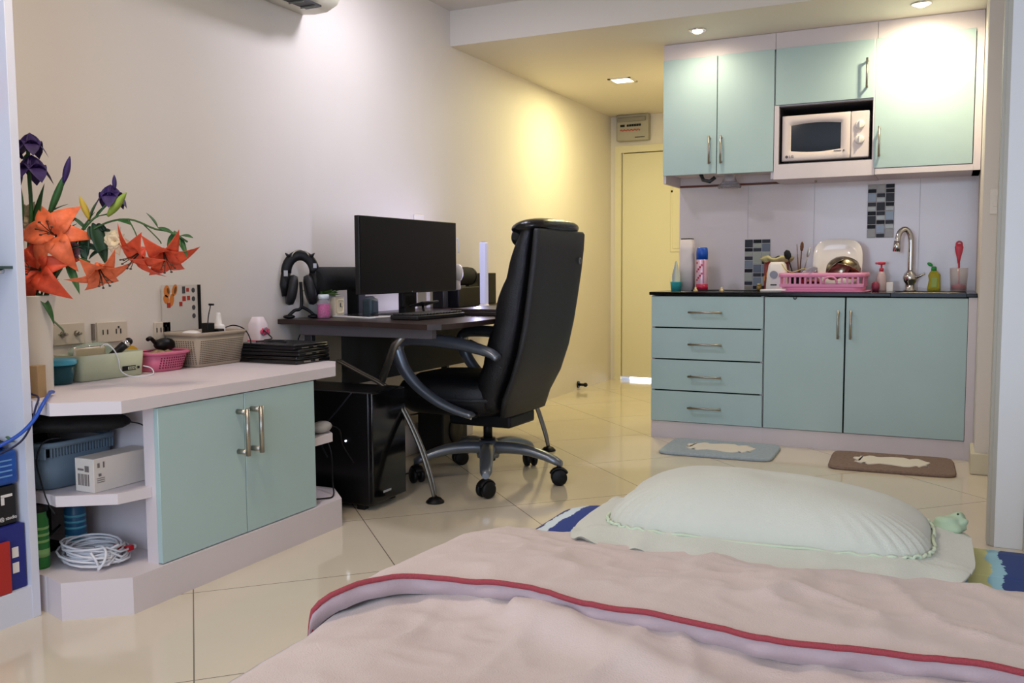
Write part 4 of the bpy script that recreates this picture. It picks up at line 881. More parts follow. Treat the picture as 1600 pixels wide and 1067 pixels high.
t = fthing('rose_stem', 'cream rose behind the iris stems at the left', 'flower', G); stem(t, [fl(-1,3), fl(-2,30,2), fl(-1.5,50,3)], .003); rose(t, fl(-1,54,4), .05, CR)
t = fthing('rose_stem', 'faded mauve rose below the large orange lily', 'flower', G); stem(t, [fl(1,3), fl(3,28), fl(9,40,1)], .003); rose(t, fl(11.5,43.5,1), .045, mat('rose_mauve', (126, 86, 92), .6))
# bloom seen on the glass shelf at the picture edge
t = thing('lily_stem', 'orange lily peeking in at the left picture edge above the glass shelf', 'flower', (.26, 1.66, 1.024))
b = MB(); b.tube(smooth_path([(0,0,.02),(.01,0,.25),(.03,.02,.44)]), .004, 7); b.build('stem', STEMM, t); lily(t, (.05,.035,.50), (.9,-.3,.2), .07, ORANGE, .9); leaf(t, (.03,.02,.44), (.05,.07,.40), .02, GREEND)
t = thing('vase', 'small green vase at the picture edge on the glass shelf', 'vase', (.26, 1.66, 1.0245)); MB().lathe((0,0,0), [(.03,0),(.04,.05),(.03,.10),(.02,.14),(.024,.15),(.018,.14),(.02,.02)]).build('body', GREEND, t)

# ------------------------------------------------------------------ desk
DT = .785
t = thing('desk', 'dark brown computer desk with curved metal legs along the left wall', 'desk', (.45, 4.15, 0))
b = MB(); b.prism([(.006,3.30),(.50,3.265),(.74,3.20),(.88,3.17),(.93,3.20),(.945,3.35),(.93,4.45),(.90,4.66),(.80,4.78),(.72,5.20),(.60,5.44),(.006,5.44)], DT-.022, DT)
b.build('desktop', DESKM, t, True)
MB().box(.10, .80, 3.34, 3.38, .712, .762, .003).build('side_rail', mat('rail_grey', (104, 98, 100), .5, .3), t, True); MB().box(.10, .72, 4.58, 4.62, .715, .762, .003).build('side_rail', DKGREY, t, True)
MB().box(.10, .14, 3.38, 4.58, .72, .76, .003).build('back_rail', DKGREY, t, True)
MB().box(.30, .305, 3.38, 4.58, .48, .745).build('modesty_panel', mat('mesh_dark', (24, 24, 24), .7), t, True)
LG = mat('leg_metal', (120, 116, 108), .3, .85)
for y in (3.36, 4.60):
    b = MB()
    b.tube([(.66,y,.74),(.60,y,.68),(.53,y,.52)], .012, 8, flat=1.6)
    for dy in (-.011, .011):
        b.tube(smooth_path([(.30,y+dy,.60),(.42,y+dy,.55),(.53,y+dy,.505),(.60,y+dy,.45),(.655,y+dy,.375),(.725,y+dy,.24),(.775,y+dy,.10),(.793,y+dy*.6,.025)]), .008, 8)
    l = b.build('leg', LG, t, True)
    MB().lathe((.795, y, 0), [(.040,.0),(.040,.006),(.026,.020),(.010,.026)], 20).build('foot', BLACK, l, True)
    b = MB(); b.box(.12, .16, y-.015, y+.015, .0, .72, .003); b.build('leg', DKGREY, t, True)
# monitor
t = thing('monitor', 'large black flat monitor switched off on the desk', 'monitor', (.35, 3.80, DT), math.radians(-2.4))
b = MB(); b.box(.06, .085, -.430, .392, .112, .465, .003); b.build('housing', mat('monitor_black', (6, 6, 7), .5), t)
MB().box(.0853, .0862, -.423, .385, .124, .459).build('screen', mat('screen_black', (6, 6, 9), .3, spec=.35), t)
b = MB(); b.cyl((.0866, -.02, .118), (.0870, -.02, .118), .003, seg=10); b.build('logo', mat('logo_grey', (140, 140, 140), .4), t)
MB().box(.03, .06, -.06, .06, .04, .30, .006).build('neck', BLACK, t); MB().box(-.06, .14, -.17, .17, .001, .012, .005).build('base', BLACK, t); MB().box(.02, .06, -.045, .045, .010, .10, .004).build('stem', BLACK, t)
b = MB(); b.tube(smooth_path([(.07,.392,.37),(.075,.404,.385),(.08,.407,.35),(.08,.407,.31)]), .004, 6); o = tag(b.xf(Matrix.Translation((.36, 3.80, DT)) @ Matrix.Rotation(math.radians(-2.4), 4, 'Z')).build('cord', CABLEW), 'white cord hooked over the right edge of the monitor', 'cord')
b = MB(); b.ball((.415, 4.27, DT+.205), .026, .034, .048, 16); b.box(.405, .425, 4.25, 4.28, DT+.115, DT+.165, .004); tag(b.build('webcam', WPLAST), 'white rounded gadget hanging at the right edge of the monitor', 'gadget')
# tube speaker, boxes behind the monitor
t = thing('speaker', 'long black tube shaped speaker behind the monitor', 'speaker', (.13, 4.18, .91))
SP = mat('speaker_cloth', (11, 11, 13), .8, bump=.3, bscale=300)
b = MB(); b.lathe((.125, 4.19, .967), [(.040,-.76),(.050,-.752),(.056,-.74),(.056,.72),(.050,.735)], 28, M=Matrix.Rotation(-PI/2, 4, 'X')); b.build('tube', SP, t, True)
b = MB(); b.lathe((.125, 4.19, .967), [(.052,.733),(.054,.752),(.046,.760),(.001,.752)], 28, M=Matrix.Rotation(-PI/2, 4, 'X')); b.build('end_cap', BLACK, t, True)
b = MB(); b.box(.09, .16, 3.72, 3.78, DT, .913, .003); b.build('foot', BLACK, t, True); b = MB(); b.box(.09, .16, 4.55, 4.61, DT, .913, .003); b.build('foot', BLACK, t, True)
tag(MB().box(.05, .20, 4.66, 4.93, DT+.0005, .905, .006).build('subwoofer', BLACK), 'black box under the right end of the tube speaker', 'box')
tag(MB().box(.05, .075, 5.02, 5.40, DT+.0005, .985, .004).build('panel', BLACK), 'thin black panel standing on the far end of the desk', 'panel')
b = MB(); b.ball((.10,5.20,1.0), .012, .02, .014, 10); b.tube([(.09,5.20,.99),(.085,5.20,.93)], .004, 6); b.box(.076,.10,5.19,5.21,.92,.935); tag(b.build('clip_camera', BLACK), 'little black clip camera on the thin black panel', 'camera')
tag(MB().box(.08, .14, 3.75, 3.90, DT+.0005, .875, .012, 3).build('speaker', mat('slate_grey', (64, 70, 84), .5)), 'rounded slate grey box left of the monitor stand', 'box')
tag(MB().box(.19, .25, 3.70, 3.77, DT+.0005, .87, .016, 3).build('speaker', mat('teal_grey', (48, 62, 66), .5)), 'small dark teal rounded speaker beside the monitor stand', 'speaker')
# plant pot, jar, clock, tablet
t = thing('potted_plant', 'small green succulent in a pale grey square pot on the desk', 'potted plant', (.068, 3.545, DT)); t.scale = (1.1, 1.1, 1.2)
MB().loft([rr(0,0,.040,.040,0,32,8), rr(0,0,.048,.048,.09,32,8), rr(0,0,.044,.044,.09,32,8), rr(0,0,.04,.04,.075,32,8)]).build('pot', mat('pot_grey', (188, 188, 184), .5), t)
b = MB(); random.seed(5)
for k in range(46):
    a = random.random()*2*PI; e_ = random.random()*1.2; b.petal((.022*math.cos(a), .022*math.sin(a), .078), (math.cos(a)*math.sin(e_+.1), math.sin(a)*math.sin(e_+.1), math.cos(e_)), (0,0,1), .055+.025*random.random(), .013, .3, 0, n=4)
b.build('leaves', mat('succulent', (96, 140, 56), .5, var=.3, vscale=60), t)
t = thing('jar', 'small clear jar of pink beads with a pale lid on the desk', 'jar', (.165, 3.435, DT)); t.scale = (1.1, 1.1, 1.16)
MB().lathe((0,0,0), [(.026,0),(.028,.006),(.028,.062),(.021,.074),(.020,.078)]).build('glass', mat('jar_clear', (226, 220, 226), .08, trans=.85, ior=1.15), t)
MB().lathe((0,0,0), [(.024,.003),(.0262,.006),(.0262,.055),(.001,.057)]).build('pink_beads', mat('beads', (214, 40, 140), .4, var=.4, vscale=150), t)
MB().lathe((0,0,0), [(.023,.078),(.023,.094),(.020,.096),(.001,.096)]).build('lid', mat('lid_white', (214, 222, 222), .35), t)
t = thing('clock', 'cream square desk clock with a rounded dial frame', 'clock', (.105, 3.562, DT), -.12)
MB().box(.0, .045, -.012, .052, 0, .095, .004).build('case', CREAM, t)
b = MB(); b.loft([[(.045, .02+y, .050+z) for y, z, _ in rr(0,0,.026,.036,0,28,6)], [(.052, .02+y, .050+z) for y, z, _ in rr(0,0,.024,.034,0,28,6)], [(.052, .02+y, .050+z) for y, z, _ in rr(0,0,.019,.028,0,28,6)], [(.048, .02+y, .050+z) for y, z, _ in rr(0,0,.018,.026,0,28,6)]]); b.build('dial_frame', mat('clock_cream', (226, 208, 170), .4), t)
b = MB(); b.box(.048, .0525, .018, .021, .048, .066, .0005, 1); b.box(.048, .0525, .018, .032, .047, .049, .0004, 1); b.build('hands', DKGREY, t); MB().box(.012, .05, -.005, .045, -.0005, .006).build('foot', BLACK, t)
tag(MB().box(.03, .06, 3.70, 3.73, DT+.0005, DT+.03, .003).build('stub', BLACK), 'tiny black block behind the cream clock', 'block')
t = thing('tablet', 'flat white framed tablet lying on the desk before the monitor', 'tablet', (.30, 3.585, DT), -.25)
MB().box(-.13, .13, -.10, .10, .0005, .009, .003).build('frame', WPLAST, t); MB().box(-.112, .112, -.088, .088, .0092, .0098).build('screen', GLOSSB, t)
# headset on its stand
t = thing('headset', 'black gaming headset hanging on a forked desk stand', 'headset', (.075, 3.385, DT), -.75); t.scale = (1.08, 1.08, 1.06)
b = MB()
b.tube(smooth_path([(0,-.055,.012),(0,-.03,.035),(0,0,.052),(0,.0,.16)]), .007, 8); b.tube(smooth_path([(0,.055,.012),(0,.03,.035),(0,0,.052)]), .007, 8)
for s_ in (-1, 1): b.ball((0, s_*.052, .009), .020, .026, .009, 14)
b.build('stand', BLACK, t)
b = MB(); b.tube([(0, .060*math.cos(a), .20+.075*math.sin(a)) for a in [PI*(.0+k/16) for k in range(17)]], .010, 8, flat=2.2)
for s_ in (-1, 1): b.tube([(0, s_*.060, .205), (.0, s_*.068, .15), (0, s_*.060, .10)], .010, 8, flat=2); b.tube([(0, s_*.045, .268), (0, s_*.062, .285)], [.010, .002], 8)
b.build('headband', BLACK, t)
b = MB(); b.tube([(.012, .035*math.cos(a), .27+.028*math.sin(a)) for a in [PI*k/10 for k in range(11)]], .0035, 6); b.build('top_wire', STEEL, t)
for s_ in (-1, 1):
    b = MB(); b.lathe((0, s_*.040, .125), [(.030,-.022),(.046,-.016),(.050,0),(.046,.014),(.030,.018),(.001,.016)], 24, 1.0, 1.35, M=Matrix.Rotation(-s_*PI/2+.18*s_, 4, 'X')); b.build('ear_cup', mat('headset_black', (22, 22, 24), .55), t)
b = MB(); b.box(.014, .022, -.072, -.056, .185, .21); b.box(.012, .02, .052, .066, .22, .24); b.build('silver_marks', mat('silver_grey', (170, 170, 174), .4), t)
# keyboard, phone, laptop pad, lamp
t = thing('keyboard', 'black keyboard lying on the desk before the monitor', 'keyboard', (.62, 3.62, DT), -.05)
b = MB(); b.box(-.075, .075, -.20, .20, .001, .020, .005); b.build('body', mat('keyboard_body', (22, 20, 20), .5), t)
b = MB()
for i in range(5):
    for j in range(14): b.box(-.066+.027*i, -.043+.027*i, -.19+.027*j, -.167+.027*j, .020, .028, .002, 1)
b.build('keys', mat('keys', (30, 27, 27), .5), t)
t = thing('laptop', 'closed brown-black laptop lying flat at the front of the desk', 'laptop', (.72, 4.13, DT), 0)
MB().box(-.14, .14, -.24, .20, .001, .020, .004).build('base', mat('laptop_brown', (52, 42, 40), .3), t); MB().box(-.139, .139, -.239, .199, .0205, .032, .004).build('lid', mat('laptop_brown2', (60, 50, 48), .3), t)
t = thing('phone', 'black phone propped on a stand in front of the monitor', 'phone', (.50, 3.78, DT+.0))
b = MB(); b.box(-.04, .04, -.075, .075, 0, .009, .003, M=Matrix.Translation((0,0,.055)) @ Matrix.Rotation(-.25, 4, 'Y')); b.build('body', BLACK, t)
b = MB(); b.box(-.02, .02, -.03, .03, .0005, .006, .002); b.tube([(0,0,.003),(-.01,0,.052)], .006, 8); b.build('stand', BLACK, t)
t = thing('desk_lamp', 'slim white upright desk lamp on a curved base', 'lamp', (.40, 4.60, DT))
MB().loft([rr(0,0,.060,.038,0,30,3), rr(0,0,.058,.036,.008,30,3), rr(0,0,.030,.024,.018,30,3), rr(0,0,.017,.017,.030,30,4)]).build('base', WPLAST, t)
MB().box(-.018, .018, -.022, .022, .026, .375, .006, 3).build('light_bar', mat('lamp_lilac_white', (206, 206, 240), .35, emit=.2), t)
area('desk_lamp_light', (.37, 4.58, 1.0), (0, 4.2, 1.0), .03, .32, 1.6, (.62, .60, 1))
b = MB(); b.box(-.01, .01, -.014, .014, .376, .380, .001, 1); b.build('end_cap', mat('cap_grey', (180, 178, 190), .4), t)
b = MB(); b.tube(smooth_path([(.50,4.42,DT+.006),(.47,4.50,DT+.018),(.48,4.58,DT+.014),(.56,4.62,DT+.006)]), .010, 8, flat=.5); tag(b.build('glasses_case', mat('case_blueblack', (26, 30, 60), .2)), 'glossy dark blue curved case beside the lamp base', 'case')
# wall plate with orange mark
t = thing('wall_switch', 'small white wall plate with an orange mark above the monitor', 'switch', (0, 4.55, 1.27))
MB().box(0, .010, 4.50, 4.60, 1.27, 1.325, .003).build('plate', WPLAST, t, True); MB().box(.0095, .012, 4.54, 4.60, 1.272, 1.287).build('orange_mark', mat('mark_orange', (216, 140, 80), .5), t, True)
b = MB(); b.tube(smooth_path([(.04,3.45,.76),(.03,3.44,.72),(.04,3.40,.68),(.03,3.42,.60),(.05,3.36,.5)]), .003, 6); b.tube(smooth_path([(.04,3.50,.76),(.05,3.46,.70),(.05,3.40,.64),(.05,3.36,.52)]), .003, 6)
tag(b.build('cable', BLACK), 'black cords hanging down the wall behind the desk', 'cable')
b = MB(); b.tube(smooth_path([(.22,3.45,.46),(.25,3.50,.30),(.22,3.56,.19),(.24,3.65,.20),(.20,3.85,.22),(.22,4.05,.24),(.18,4.3,.22)]), .005, 6); b.tube(smooth_path([(.20,3.42,.2),(.26,3.55,.06),(.34,3.66,.008),(.40,3.80,.008),(.30,4.0,.01)]), .004, 6)
tag(b.build('cable', BLACK), 'black cables trailing under the desk behind the computer', 'cable')

# computer tower
t = thing('computer_tower', 'glossy black computer tower on the floor under the desk', 'computer', (.39, 3.245, 0))
MB().box(.14, .625, 3.115, 3.375, .022, .50, .006).build('case', mat('case_black', (9, 9, 11), .3), t, True)
MB().box(.622, .642, 3.118, 3.372, .03, .498, .005).build('front_panel', GLOSSB, t, True)
b = MB(); b.box(.6422, .6430, 3.19, 3.25, .065, .074); b.build('marking', mat('silver_mark', (170, 170, 174), .4), t, True)
for x in (.19, .57):
    for y in (3.14, 3.35): MB().box(x-.02, x+.02, y-.015, y+.015, 0, .024, .003).build('foot', BLACK, t, True)
MB().ball((.509, 3.1135, .291), .0035).build('power_led', mat('led', (220, 235, 255), .4, emit=12), t, True)
b = MB(); b.tube(smooth_path([(.56,3.09,.50),(.50,3.095,.44),(.42,3.10,.36),(.38,3.10,.30),(.43,3.09,.22)]), .003, 6)
tag(b.build('cable', mat('cable_dim', (34, 36, 46), .4)), 'thin cable hanging against the side of the computer tower', 'cable')
t = thing('subwoofer', 'black box standing on the floor behind the desk leg', 'box', (.25, 4.2, 0))
MB().box(.18, .34, 4.22, 4.50, .001, .26, .01).build('body', mat('box_dim', (22, 20, 20), .6), t, True)
b = MB(); b.lathe((.341, 4.36, .13), [(.08,0),(.07,.008),(.03,.004),(.001,.004)], 24, M=Matrix.Rotation(PI/2, 4, 'Y')); b.build('driver', BLACK, t, True)

# ------------------------------------------------------------------ office chair (faces the desk, local -x is forward)
t = thing('office_chair', 'black leather executive office chair with grey loop armrests on castors', 'chair', (.795, 3.865, 0), math.radians(-2))
def crx(cx, cy, hx, hy, z, n=32, e=3.2): return rr(cx, cy, hx, hy, z, n, e)
# back: rear x and front x by height
prof = [(.34,.06,.215,.215),(.42,.035,.235,.235),(.52,.045,.285,.25),(.64,.092,.325,.255),(.76,.125,.352,.258),(.88,.163,.372,.260),(1.00,.212,.390,.262),(1.10,.255,.402,.262),(1.17,.285,.408,.258)]
b = MB(); rg = []
for z, xf_, xr, hw in prof:
    xm = xr-.045; rg.append(crx((xm+xr)/2, 0, (xr-xm)/2, hw, z, 32, 4))
z, xf_, xr, hw = prof[-1]; rg.append(crx(xr-.025, 0, .018, hw*.96, z+.012, 32, 4)); b.loft(rg); b.build('back_shell', SHELL, t)
b = MB(); rg = []
n = 30
for i in range(n+1):
    z = .36+(1.185-.36)*i/n; k = 0
    while k < len(prof)-2 and prof[k+1][0] < z: k += 1
    f = (z-prof[k][0])/(prof[k+1][0]-prof[k][0]); q = [prof[k][j]+(prof[k+1][j]-prof[k][j])*min(f,1) for j in range(4)]
    seam = .016*abs(math.sin((z-.36)/.205*PI))**.6-.010
    rg.append(crx((q[1]-seam+q[2]-.04)/2, 0, (q[2]-.04-q[1]+seam)/2, q[3]-.004+seam*.3, z, 32, 3.0))
b.loft(rg); b.build('backrest', LEATHER, t)
def pill(cx, cz, lx, hy, lz, tilt, n=16):
    b = MB(); rg = []
    for i in range(n+1):
        a = -1+2*i/n; s_ = max(.05, (1-abs(a)**3.2))**.45; y = hy*a
        rg.append([(cx+lx*s_*math.cos(th)*math.cos(tilt)-lz*s_*math.sin(th)*math.sin(tilt), y, cz+lx*s_*math.cos(th)*math.sin(tilt)+lz*s_*math.sin(th)*math.cos(tilt)) for th in [2*PI*k/20 for k in range(20)]])
    return b.loft(rg)
pill(.315, 1.190, .098, .262, .044, .14).build('top_cushion', mat('gloss_leather', (13, 13, 15), .22, bump=.2, bscale=120), t)
pill(.272, 1.150, .050, .235, .062, -.2).build('headrest', LEATHER, t)
b = MB(); b.lathe((.402, .185, 1.045), [(.016,0),(.014,.003),(.009,.003),(.008,.001)], 18, M=Matrix.Rotation(PI/2, 4, 'Y')); b.box(.403, .4065, .182, .198, 1.043, 1.047); b.build('badge', mat('badge_grey', (110, 112, 116), .35, .5), t)
# seat
b = MB()
rg = [crx(-.115,0,.25,.225,.335,36,3.5), crx(-.12,0,.285,.255,.365,36,3.5), crx(-.125,0,.305,.268,.41,36,3.4), crx(-.125,0,.305,.268,.455,36,3.4), crx(-.12,0,.285,.25,.49,36,3.2), crx(-.11,0,.22,.19,.512,36,3), crx(-.11,0,.10,.09,.520,36,2.5)]
rg = [[(x, y, z-(.05*max(0,(-x-.30)/.12)**2 if z > .4 else 0)) for x, y, z in r] for r in rg]
b.loft(rg); b.build('seat', LEATHER, t)
b = MB(); b.loft([crx(-.12,0,.309,.272,.405,36,3.4), crx(-.12,0,.314,.276,.413,36,3.4), crx(-.12,0,.309,.272,.421,36,3.4)], False); b.build('seat_piping', LEATHER, t)
MB().box(-.14, .19, -.13, .13, .275, .335, .012).build('tilt_mechanism', BLACK, t)
b = MB(); b.tube(smooth_path([(.04,.10,.30),(.06,.22,.295),(.07,.29,.28)]), .006, 8); b.build('lever', BLACK, t)
b = MB(); b.cyl((0,0,.09), (0,0,.20), .036, seg=24); b.cyl((0,0,.20), (0,0,.29), .022, seg=20); b.build('gas_lift', BLACK, t)
# armrests
for s_ in (-1, 1):
    y = s_*.292
    path = smooth_path([(.215,y*.97,.612),(.17,y*.98,.640),(.05,y,.668),(-.10,y,.686),(-.22,y,.690),(-.290,y,.680),(-.315,y,.648),(-.305,y,.600),(-.27,y,.535),(-.20,y*.99,.465),(-.10,y*.98,.405),(.0,y*.96,.368),(.075,y*.93,.350)], 6)
    n = len(path); rg = []
    for i, p in enumerate(path):
        tg = (path[min(i+1,n-1)]-path[max(i-1,0)]).normalized(); nv = Vector((-tg.z, 0, tg.x)); f = i/n
        h = .017+.013*math.sin(PI*min(1,f*1.7)); wd = .030 if f < .5 else .026
        if f > .42: h = .033-.018*abs(f-.58)/.42
        if i == 0: h *= .4; wd *= .5
        if i == n-1: h *= .5
        rg.append([p+nv*h*math.sin(a)+Vector((0,1,0))*wd*math.cos(a) for a in [2*PI*k/14 for k in range(14)]])
    a_ = MB().loft(rg).build('armrest', GUN, t)
    b = MB(); b.tube(smooth_path([(-.297,y*1.0,.560),(-.235,y*.99,.478),(-.14,y*.985,.414),(-.03,y*.965,.362),(.07,y*.93,.336)]), .006, 8); b.build('lower_rail', CHROME, a_)
    MB().cyl((.06,y*.93,.347), (.06,y*.75,.345), .014, seg=12).build('bolt', BLACK, a_)
# five-star base with castors
def castor(parent, x, y, yaw):
    b = MB(); M = Matrix.Translation((x, y, 0)) @ Matrix.Rotation(yaw, 4, 'Z')
    for s_ in (-1, 1): b.lathe((0,0,0), [(.001,-.011),(.027,-.010),(.033,-.006),(.033,.006),(.027,.010),(.001,.011)], 24, M=Matrix.Translation((0, s_*.017, .033)) @ Matrix.Rotation(PI/2, 4, 'X'))
    b.box(-.02, .026, -.008, .008, .03, .066, .004); b.cyl((.0,0,.05), (.0,0,.085), .009, seg=10)
    b.tube([( .0+.037*math.cos(a), 0, .033+.037*math.sin(a)) for a in [PI*(.15+k*.09) for k in range(9)]], .020, 8, flat=.3)
    b.xf(M @ Matrix.Scale(1.14, 4)); return b.build('castor', BLACK, parent)
for k, (cx, cy) in enumerate([(.175,-.335),(.362,.030),(.055,.345),(-.285,.215),(-.262,-.225)]):
    L = math.hypot(cx, cy); a = math.atan2(cy, cx); rg = []
    for i in range(13):
        f = i/12; r = .02+(L-.005)*f; z = .152-.052*f**2.2+.012*math.sin(PI*f); hw = .040-.014*f; hh = .031-.010*f
        if i == 12: hw *= .6; hh *= .7
        rg.append([(r*math.cos(a)-hw*math.cos(th)*math.sin(a), r*math.sin(a)+hw*math.cos(th)*math.cos(a), z+hh*math.sin(th)) for th in [2*PI*q/14 for q in range(14)]])
    l = MB().loft(rg).build('leg', GUN, t); castor(l, cx, cy, [1.2, .5, 2.4, .9, -.6][k])
b = MB(); b.lathe((0,0,0), [(.052,.105),(.058,.13),(.055,.175),(.042,.19)], 28); b.build('hub', GUN, t)

# ------------------------------------------------------------------ bed
def stripes():
    m = bpy.data.materials.new('striped_cotton'); m.use_nodes = True; nt = m.node_tree; b = nt.nodes['Principled BSDF']; N = nt.nodes.new; L = nt.links.new
    tc = N('ShaderNodeTexCoord'); n = N('ShaderNodeTexNoise'); n.inputs['Scale'].default_value = 14; n.inputs['Detail'].default_value = 6; n.inputs['Roughness'].default_value = .7; L(tc.outputs['Object'], n.inputs['Vector'])
    sp = N('ShaderNodeSeparateXYZ'); L(tc.outputs['Object'], sp.inputs[0])
    def ma(op, a, b_):
        q = N('ShaderNodeMath'); q.operation = op
        for i, x in enumerate((a, b_)):
            if isinstance(x, (int, float)): q.inputs[i].default_value = x
            else: L(x, q.inputs[i])
        return q.outputs[0]
    v = ma('ADD', sp.outputs['X'], ma('MULTIPLY', ma('SUBTRACT', n.outputs['Fac'], .5), .05))
    v = ma('MODULO', ma('ADD', ma('DIVIDE', ma('ADD', v, .84), .36), 10), 1)
    r = N('ShaderNodeValToRGB'); r.color_ramp.interpolation = 'CONSTANT'; e = r.color_ramp.elements
    cols = [(0,(60,62,112)),(.10,(206,220,226)),(.18,(28,56,132)),(.32,(140,190,214)),(.40,(212,208,140)),(.51,(150,196,210)),(.57,(34,60,120)),(.70,(186,206,186)),(.86,(208,220,216)),(.92,(140,184,206))]
    while len(e) < len(cols): e.new(.5)
    for el, (p, c) in zip(e, cols): el.position = p; el.color = lin(c)+(1,)
    L(v, r.inputs['Fac']); L(r.outputs[0], b.inputs['Base Color']); b.inputs['Roughness'].default_value = .85
    return m
t = thing('bed', 'low bed with a blue striped mattress sheet at the bottom right', 'bed', (2.8, .8, 0))
MB().box(2.02, 3.58, -1.2, 1.93, .02, .20, .01).build('base', mat('bed_wood', (120, 92, 68), .6), t, True)
b = MB(); rings = []
for z, g in ((.20,-.03),(.23,0),(.38,.0),(.425,-.012),(.447,-.04),(.456,-.09),(.458,-.25)):
    rings.append([(x, y, zz+.006*noise.noise(Vector((x*6, y*6, 1)))) for x, y, zz in rrect(2.785, .42, .835+g, 1.62+g, z, .08)])
b.loft(rings); mo = b.build('mattress', stripes(), t, True)
PKM = mat('blanket_pink', (206, 185, 174), .85, bump=.25, bscale=400, sheen=.3, var=.02, vscale=6)
LAV = mat('blanket_lining', (178, 156, 158), .85, bump=.2, bscale=400, sheen=.3)
def N3(x, y, z=0): return noise.noise(Vector((x, y, z)))
def drape(p, top, xe=1.955, drop=.34):
    """profile across the bed: hangs down the left side, then lies flat"""
    if p < drop: return xe-.030-.012*math.sin(p*9), top-.05-(drop-p)
    q = p-drop
    if q < .08: a = q/.08*PI/2; return xe-.030+.05*(1-math.cos(a)), top-.05+.05*math.sin(a)
    return xe+.02+(q-.08), top
t = thing('blanket', 'pale pink blanket spread over the bed and folded back with red piping', 'blanket', (2.7, .4, .45))
def ridge(v): return max(0, 1-abs(v)*2.6)**2
def folds(x, y, s):
    wx = x+.10*N3(x*3, y*3, s+40); wy = y+.10*N3(x*3, y*3, s+50)
    return (.011*ridge(N3(wx*2.2+wy*1.6, wy*3.4-wx*1.2, s)) + .008*ridge(N3(wx*5-wy*2, wy*6+wx*3, s+3)) + .004*ridge(N3(wx*11+wy*5, wy*12-wx*6, s+6)) + .0022*N3(x*22, y*26, s+9) + .010*N3(x*1.8, y*2.2, s+12))
def low(i, j):
    p = 2.05*i**1.15; y = -1.0+2.30*j; x, z = drape(p, .478)
    k = min(1, max(.25, (x-1.93)*6))
    z += k*(folds(x, y, 2)*1.15-.006) + k*.020*max(0, 1-(1.25-y)/.12 if y < 1.25 else 1)
    z += k*.016*math.exp(-((y-(1.20-.32*(x-2.25)))/.035)**2)*(1 if 2.2 < x < 2.9 else .3)
    if x < 1.95: x += .020*math.sin(y*9)+.012*N3(y*8, z*5, 3)
    return (x, y, min(z, .520))
MB().grid(low, 240, 240).build('lower_layer', PKM, t, True)
def hem_y(x): return 1.215+.012*math.sin(x*9)+.012*N3(x*5, 1, 1)-(.09*max(0, (2.06-x)/.12)**2 if x < 2.06 else 0)
def hem_z(x): return .516+.006*N3(x*6, 3, 1)+.004*math.sin(x*7)
def up(i, j):
    p = 2.05*i**1.15; x, z = drape(p, 0); hy = hem_y(max(x, 1.93)); f = j**.8; y = hy+(1.672-hy)*f + .010*N3(x*8, 4, 1)*(1 if j > .8 else 0)
    zt = hem_z(x)*(1-f)+.474*f+.012*math.sin(PI*f)
    k = min(1, max(.3, (x-1.93)*6)); e_ = .35+.65*math.sin(PI*min(1, max(0, f)))
    z += zt+k*e_*(folds(x, y, 22)*1.2-.004)
    if x < 1.95: x += .016*math.sin(y*11)
    return (x, y, z)
MB().grid(up, 240, 70).build('folded_layer', PKM, t, True)
def band(i, j):
    p = 2.05*i**1.15; X, Y, Zz = up(i, 0); 
    return (X, Y-.009*math.sin(PI*j)+(.007*math.sin(X*75+3*N3(X*6,1,1))+.004*math.sin(X*31))*j*(1-j)*3+.008*j, Zz-.030*j)
MB().grid(band, 420, 6).build('hem_band', LAV, t, True)
b = MB(); b.tube([Vector(up(k/150, 0))+Vector((0,-.002,.002)) for k in range(151)], .0044, 8); b.build('red_piping', mat('piping_red', (158, 58, 66), .6, bump=.4, bscale=500), t, True)
def under(i, j):
    X, Y, Zz = up(i, 1); return (X, Y-.05*j, Zz-.012*j)
MB().grid(under, 170, 3).build('far_edge', LAV, t, True)

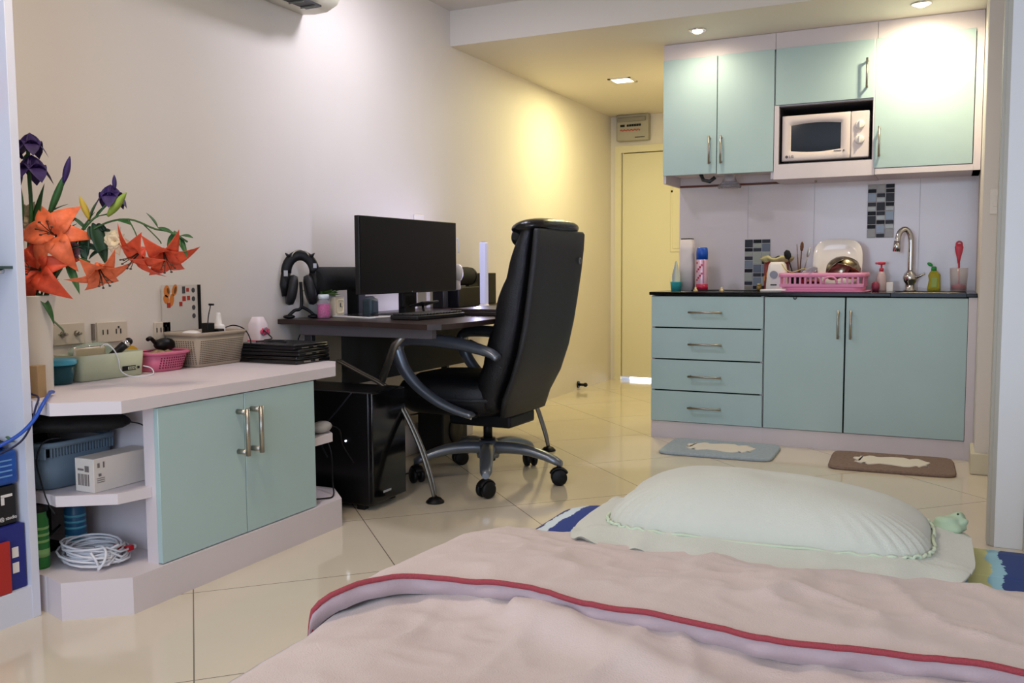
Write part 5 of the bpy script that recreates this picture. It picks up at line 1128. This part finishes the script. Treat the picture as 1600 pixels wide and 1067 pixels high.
t = thing('pillow', 'pale sage green pillow with a ruffled flange edge lying on the bed', 'pillow', (2.470, 1.81, .462), math.radians(2))
PLM = mat('pillow_sage', (203, 203, 188), .85, bump=.2, bscale=350, sheen=.25, var=.03, vscale=5)
HX, HY = .296, .165
def edge(a, gx=0, gy=0):
    c, s_ = math.cos(a), math.sin(a); e = 2/5.0
    return (HX+gx)*math.copysign(abs(c)**e, c), (HY+gy)*math.copysign(abs(s_)**e, s_)
def ptop(i, j, sgn=1):
    a = i*2*PI; x, y = edge(a); r = math.sin(j*PI/2) if j < 1 else 1; x *= r; y *= r
    h = (max(0, 1-abs(r)**2.6))**.62
    z = .046+.090*h*(1+.10*x/HX*-1)+.006*N3(x*9, y*9, 20)*h
    z += .007*math.sin(a*38+3*N3(a*3,1,1))*max(0, r-.72)*2.2*(1 if h > 0 else 0)
    z += .010*N3(x*3+y*4, y*4, 31)*h
    return (x, y, z)
MB().grid(lambda i, j: ptop(i, j), 120, 30, closeu=True).build('case', PLM, t)
MB().grid(lambda i, j: (lambda q: (q[0], q[1], .046-.036*max(0, 1-(q[0]/HX)**2)*max(0, 1-(q[1]/HY)**2)))(ptop(i, j)), 80, 10, closeu=True).build('underside', PLM, t)
def flange(i, j):
    a = i*2*PI; g = .078*j; wob = .5+.5*math.sin(a*9+1); x, y = edge(a, g*(.9+.06*math.sin(a*5)), g*(.9+.12*wob))
    z = .046-.020*j+.008*math.sin(x*60+6*N3(x*9, 2, 2))*j*(1-.4*j)*(1 if abs(y) > .12 else .2)+.008*N3(x*12, y*12, 4)*j
    if y < -.15: z += .004
    if y > .1: z -= .010*j
    return (x, y, max(z, .018))
MB().grid(flange, 220, 7, closeu=True).build('flange', PLM, t)
MB().grid(lambda i, j: (lambda q: (q[0], q[1], q[2]-.003))(flange(i, j)), 220, 7, closeu=True).build('flange_lining', PLM, t)
b = MB(); b.tube([(*edge(k/260*2*PI, .004+.002*math.sin(k*1.3), .004+.002*math.sin(k*1.1)), .048+.002*math.sin(k*.9)) for k in range(261)], .0036, 6, flat=.8); b.build('piping', mat('pillow_piping', (200, 212, 184), .7), t)
b = MB()
def knot(i, j):
    a = i*2*PI; r = math.sin(PI*min(.98, max(.02, j))); v = Vector((.030*r*math.cos(a), .030*r*math.sin(a), -.030*math.cos(PI*j))); v *= 1+.5*N3(v.x*45, v.y*45, v.z*45+3)
    return (v.x*1.1+.315+.03*(j), v.y+.13, v.z*.9+.045-.012*j)
b.grid(knot, 30, 16, closeu=True); b.build('tied_corner', mat('pillow_corner', (176, 196, 164), .85), t)
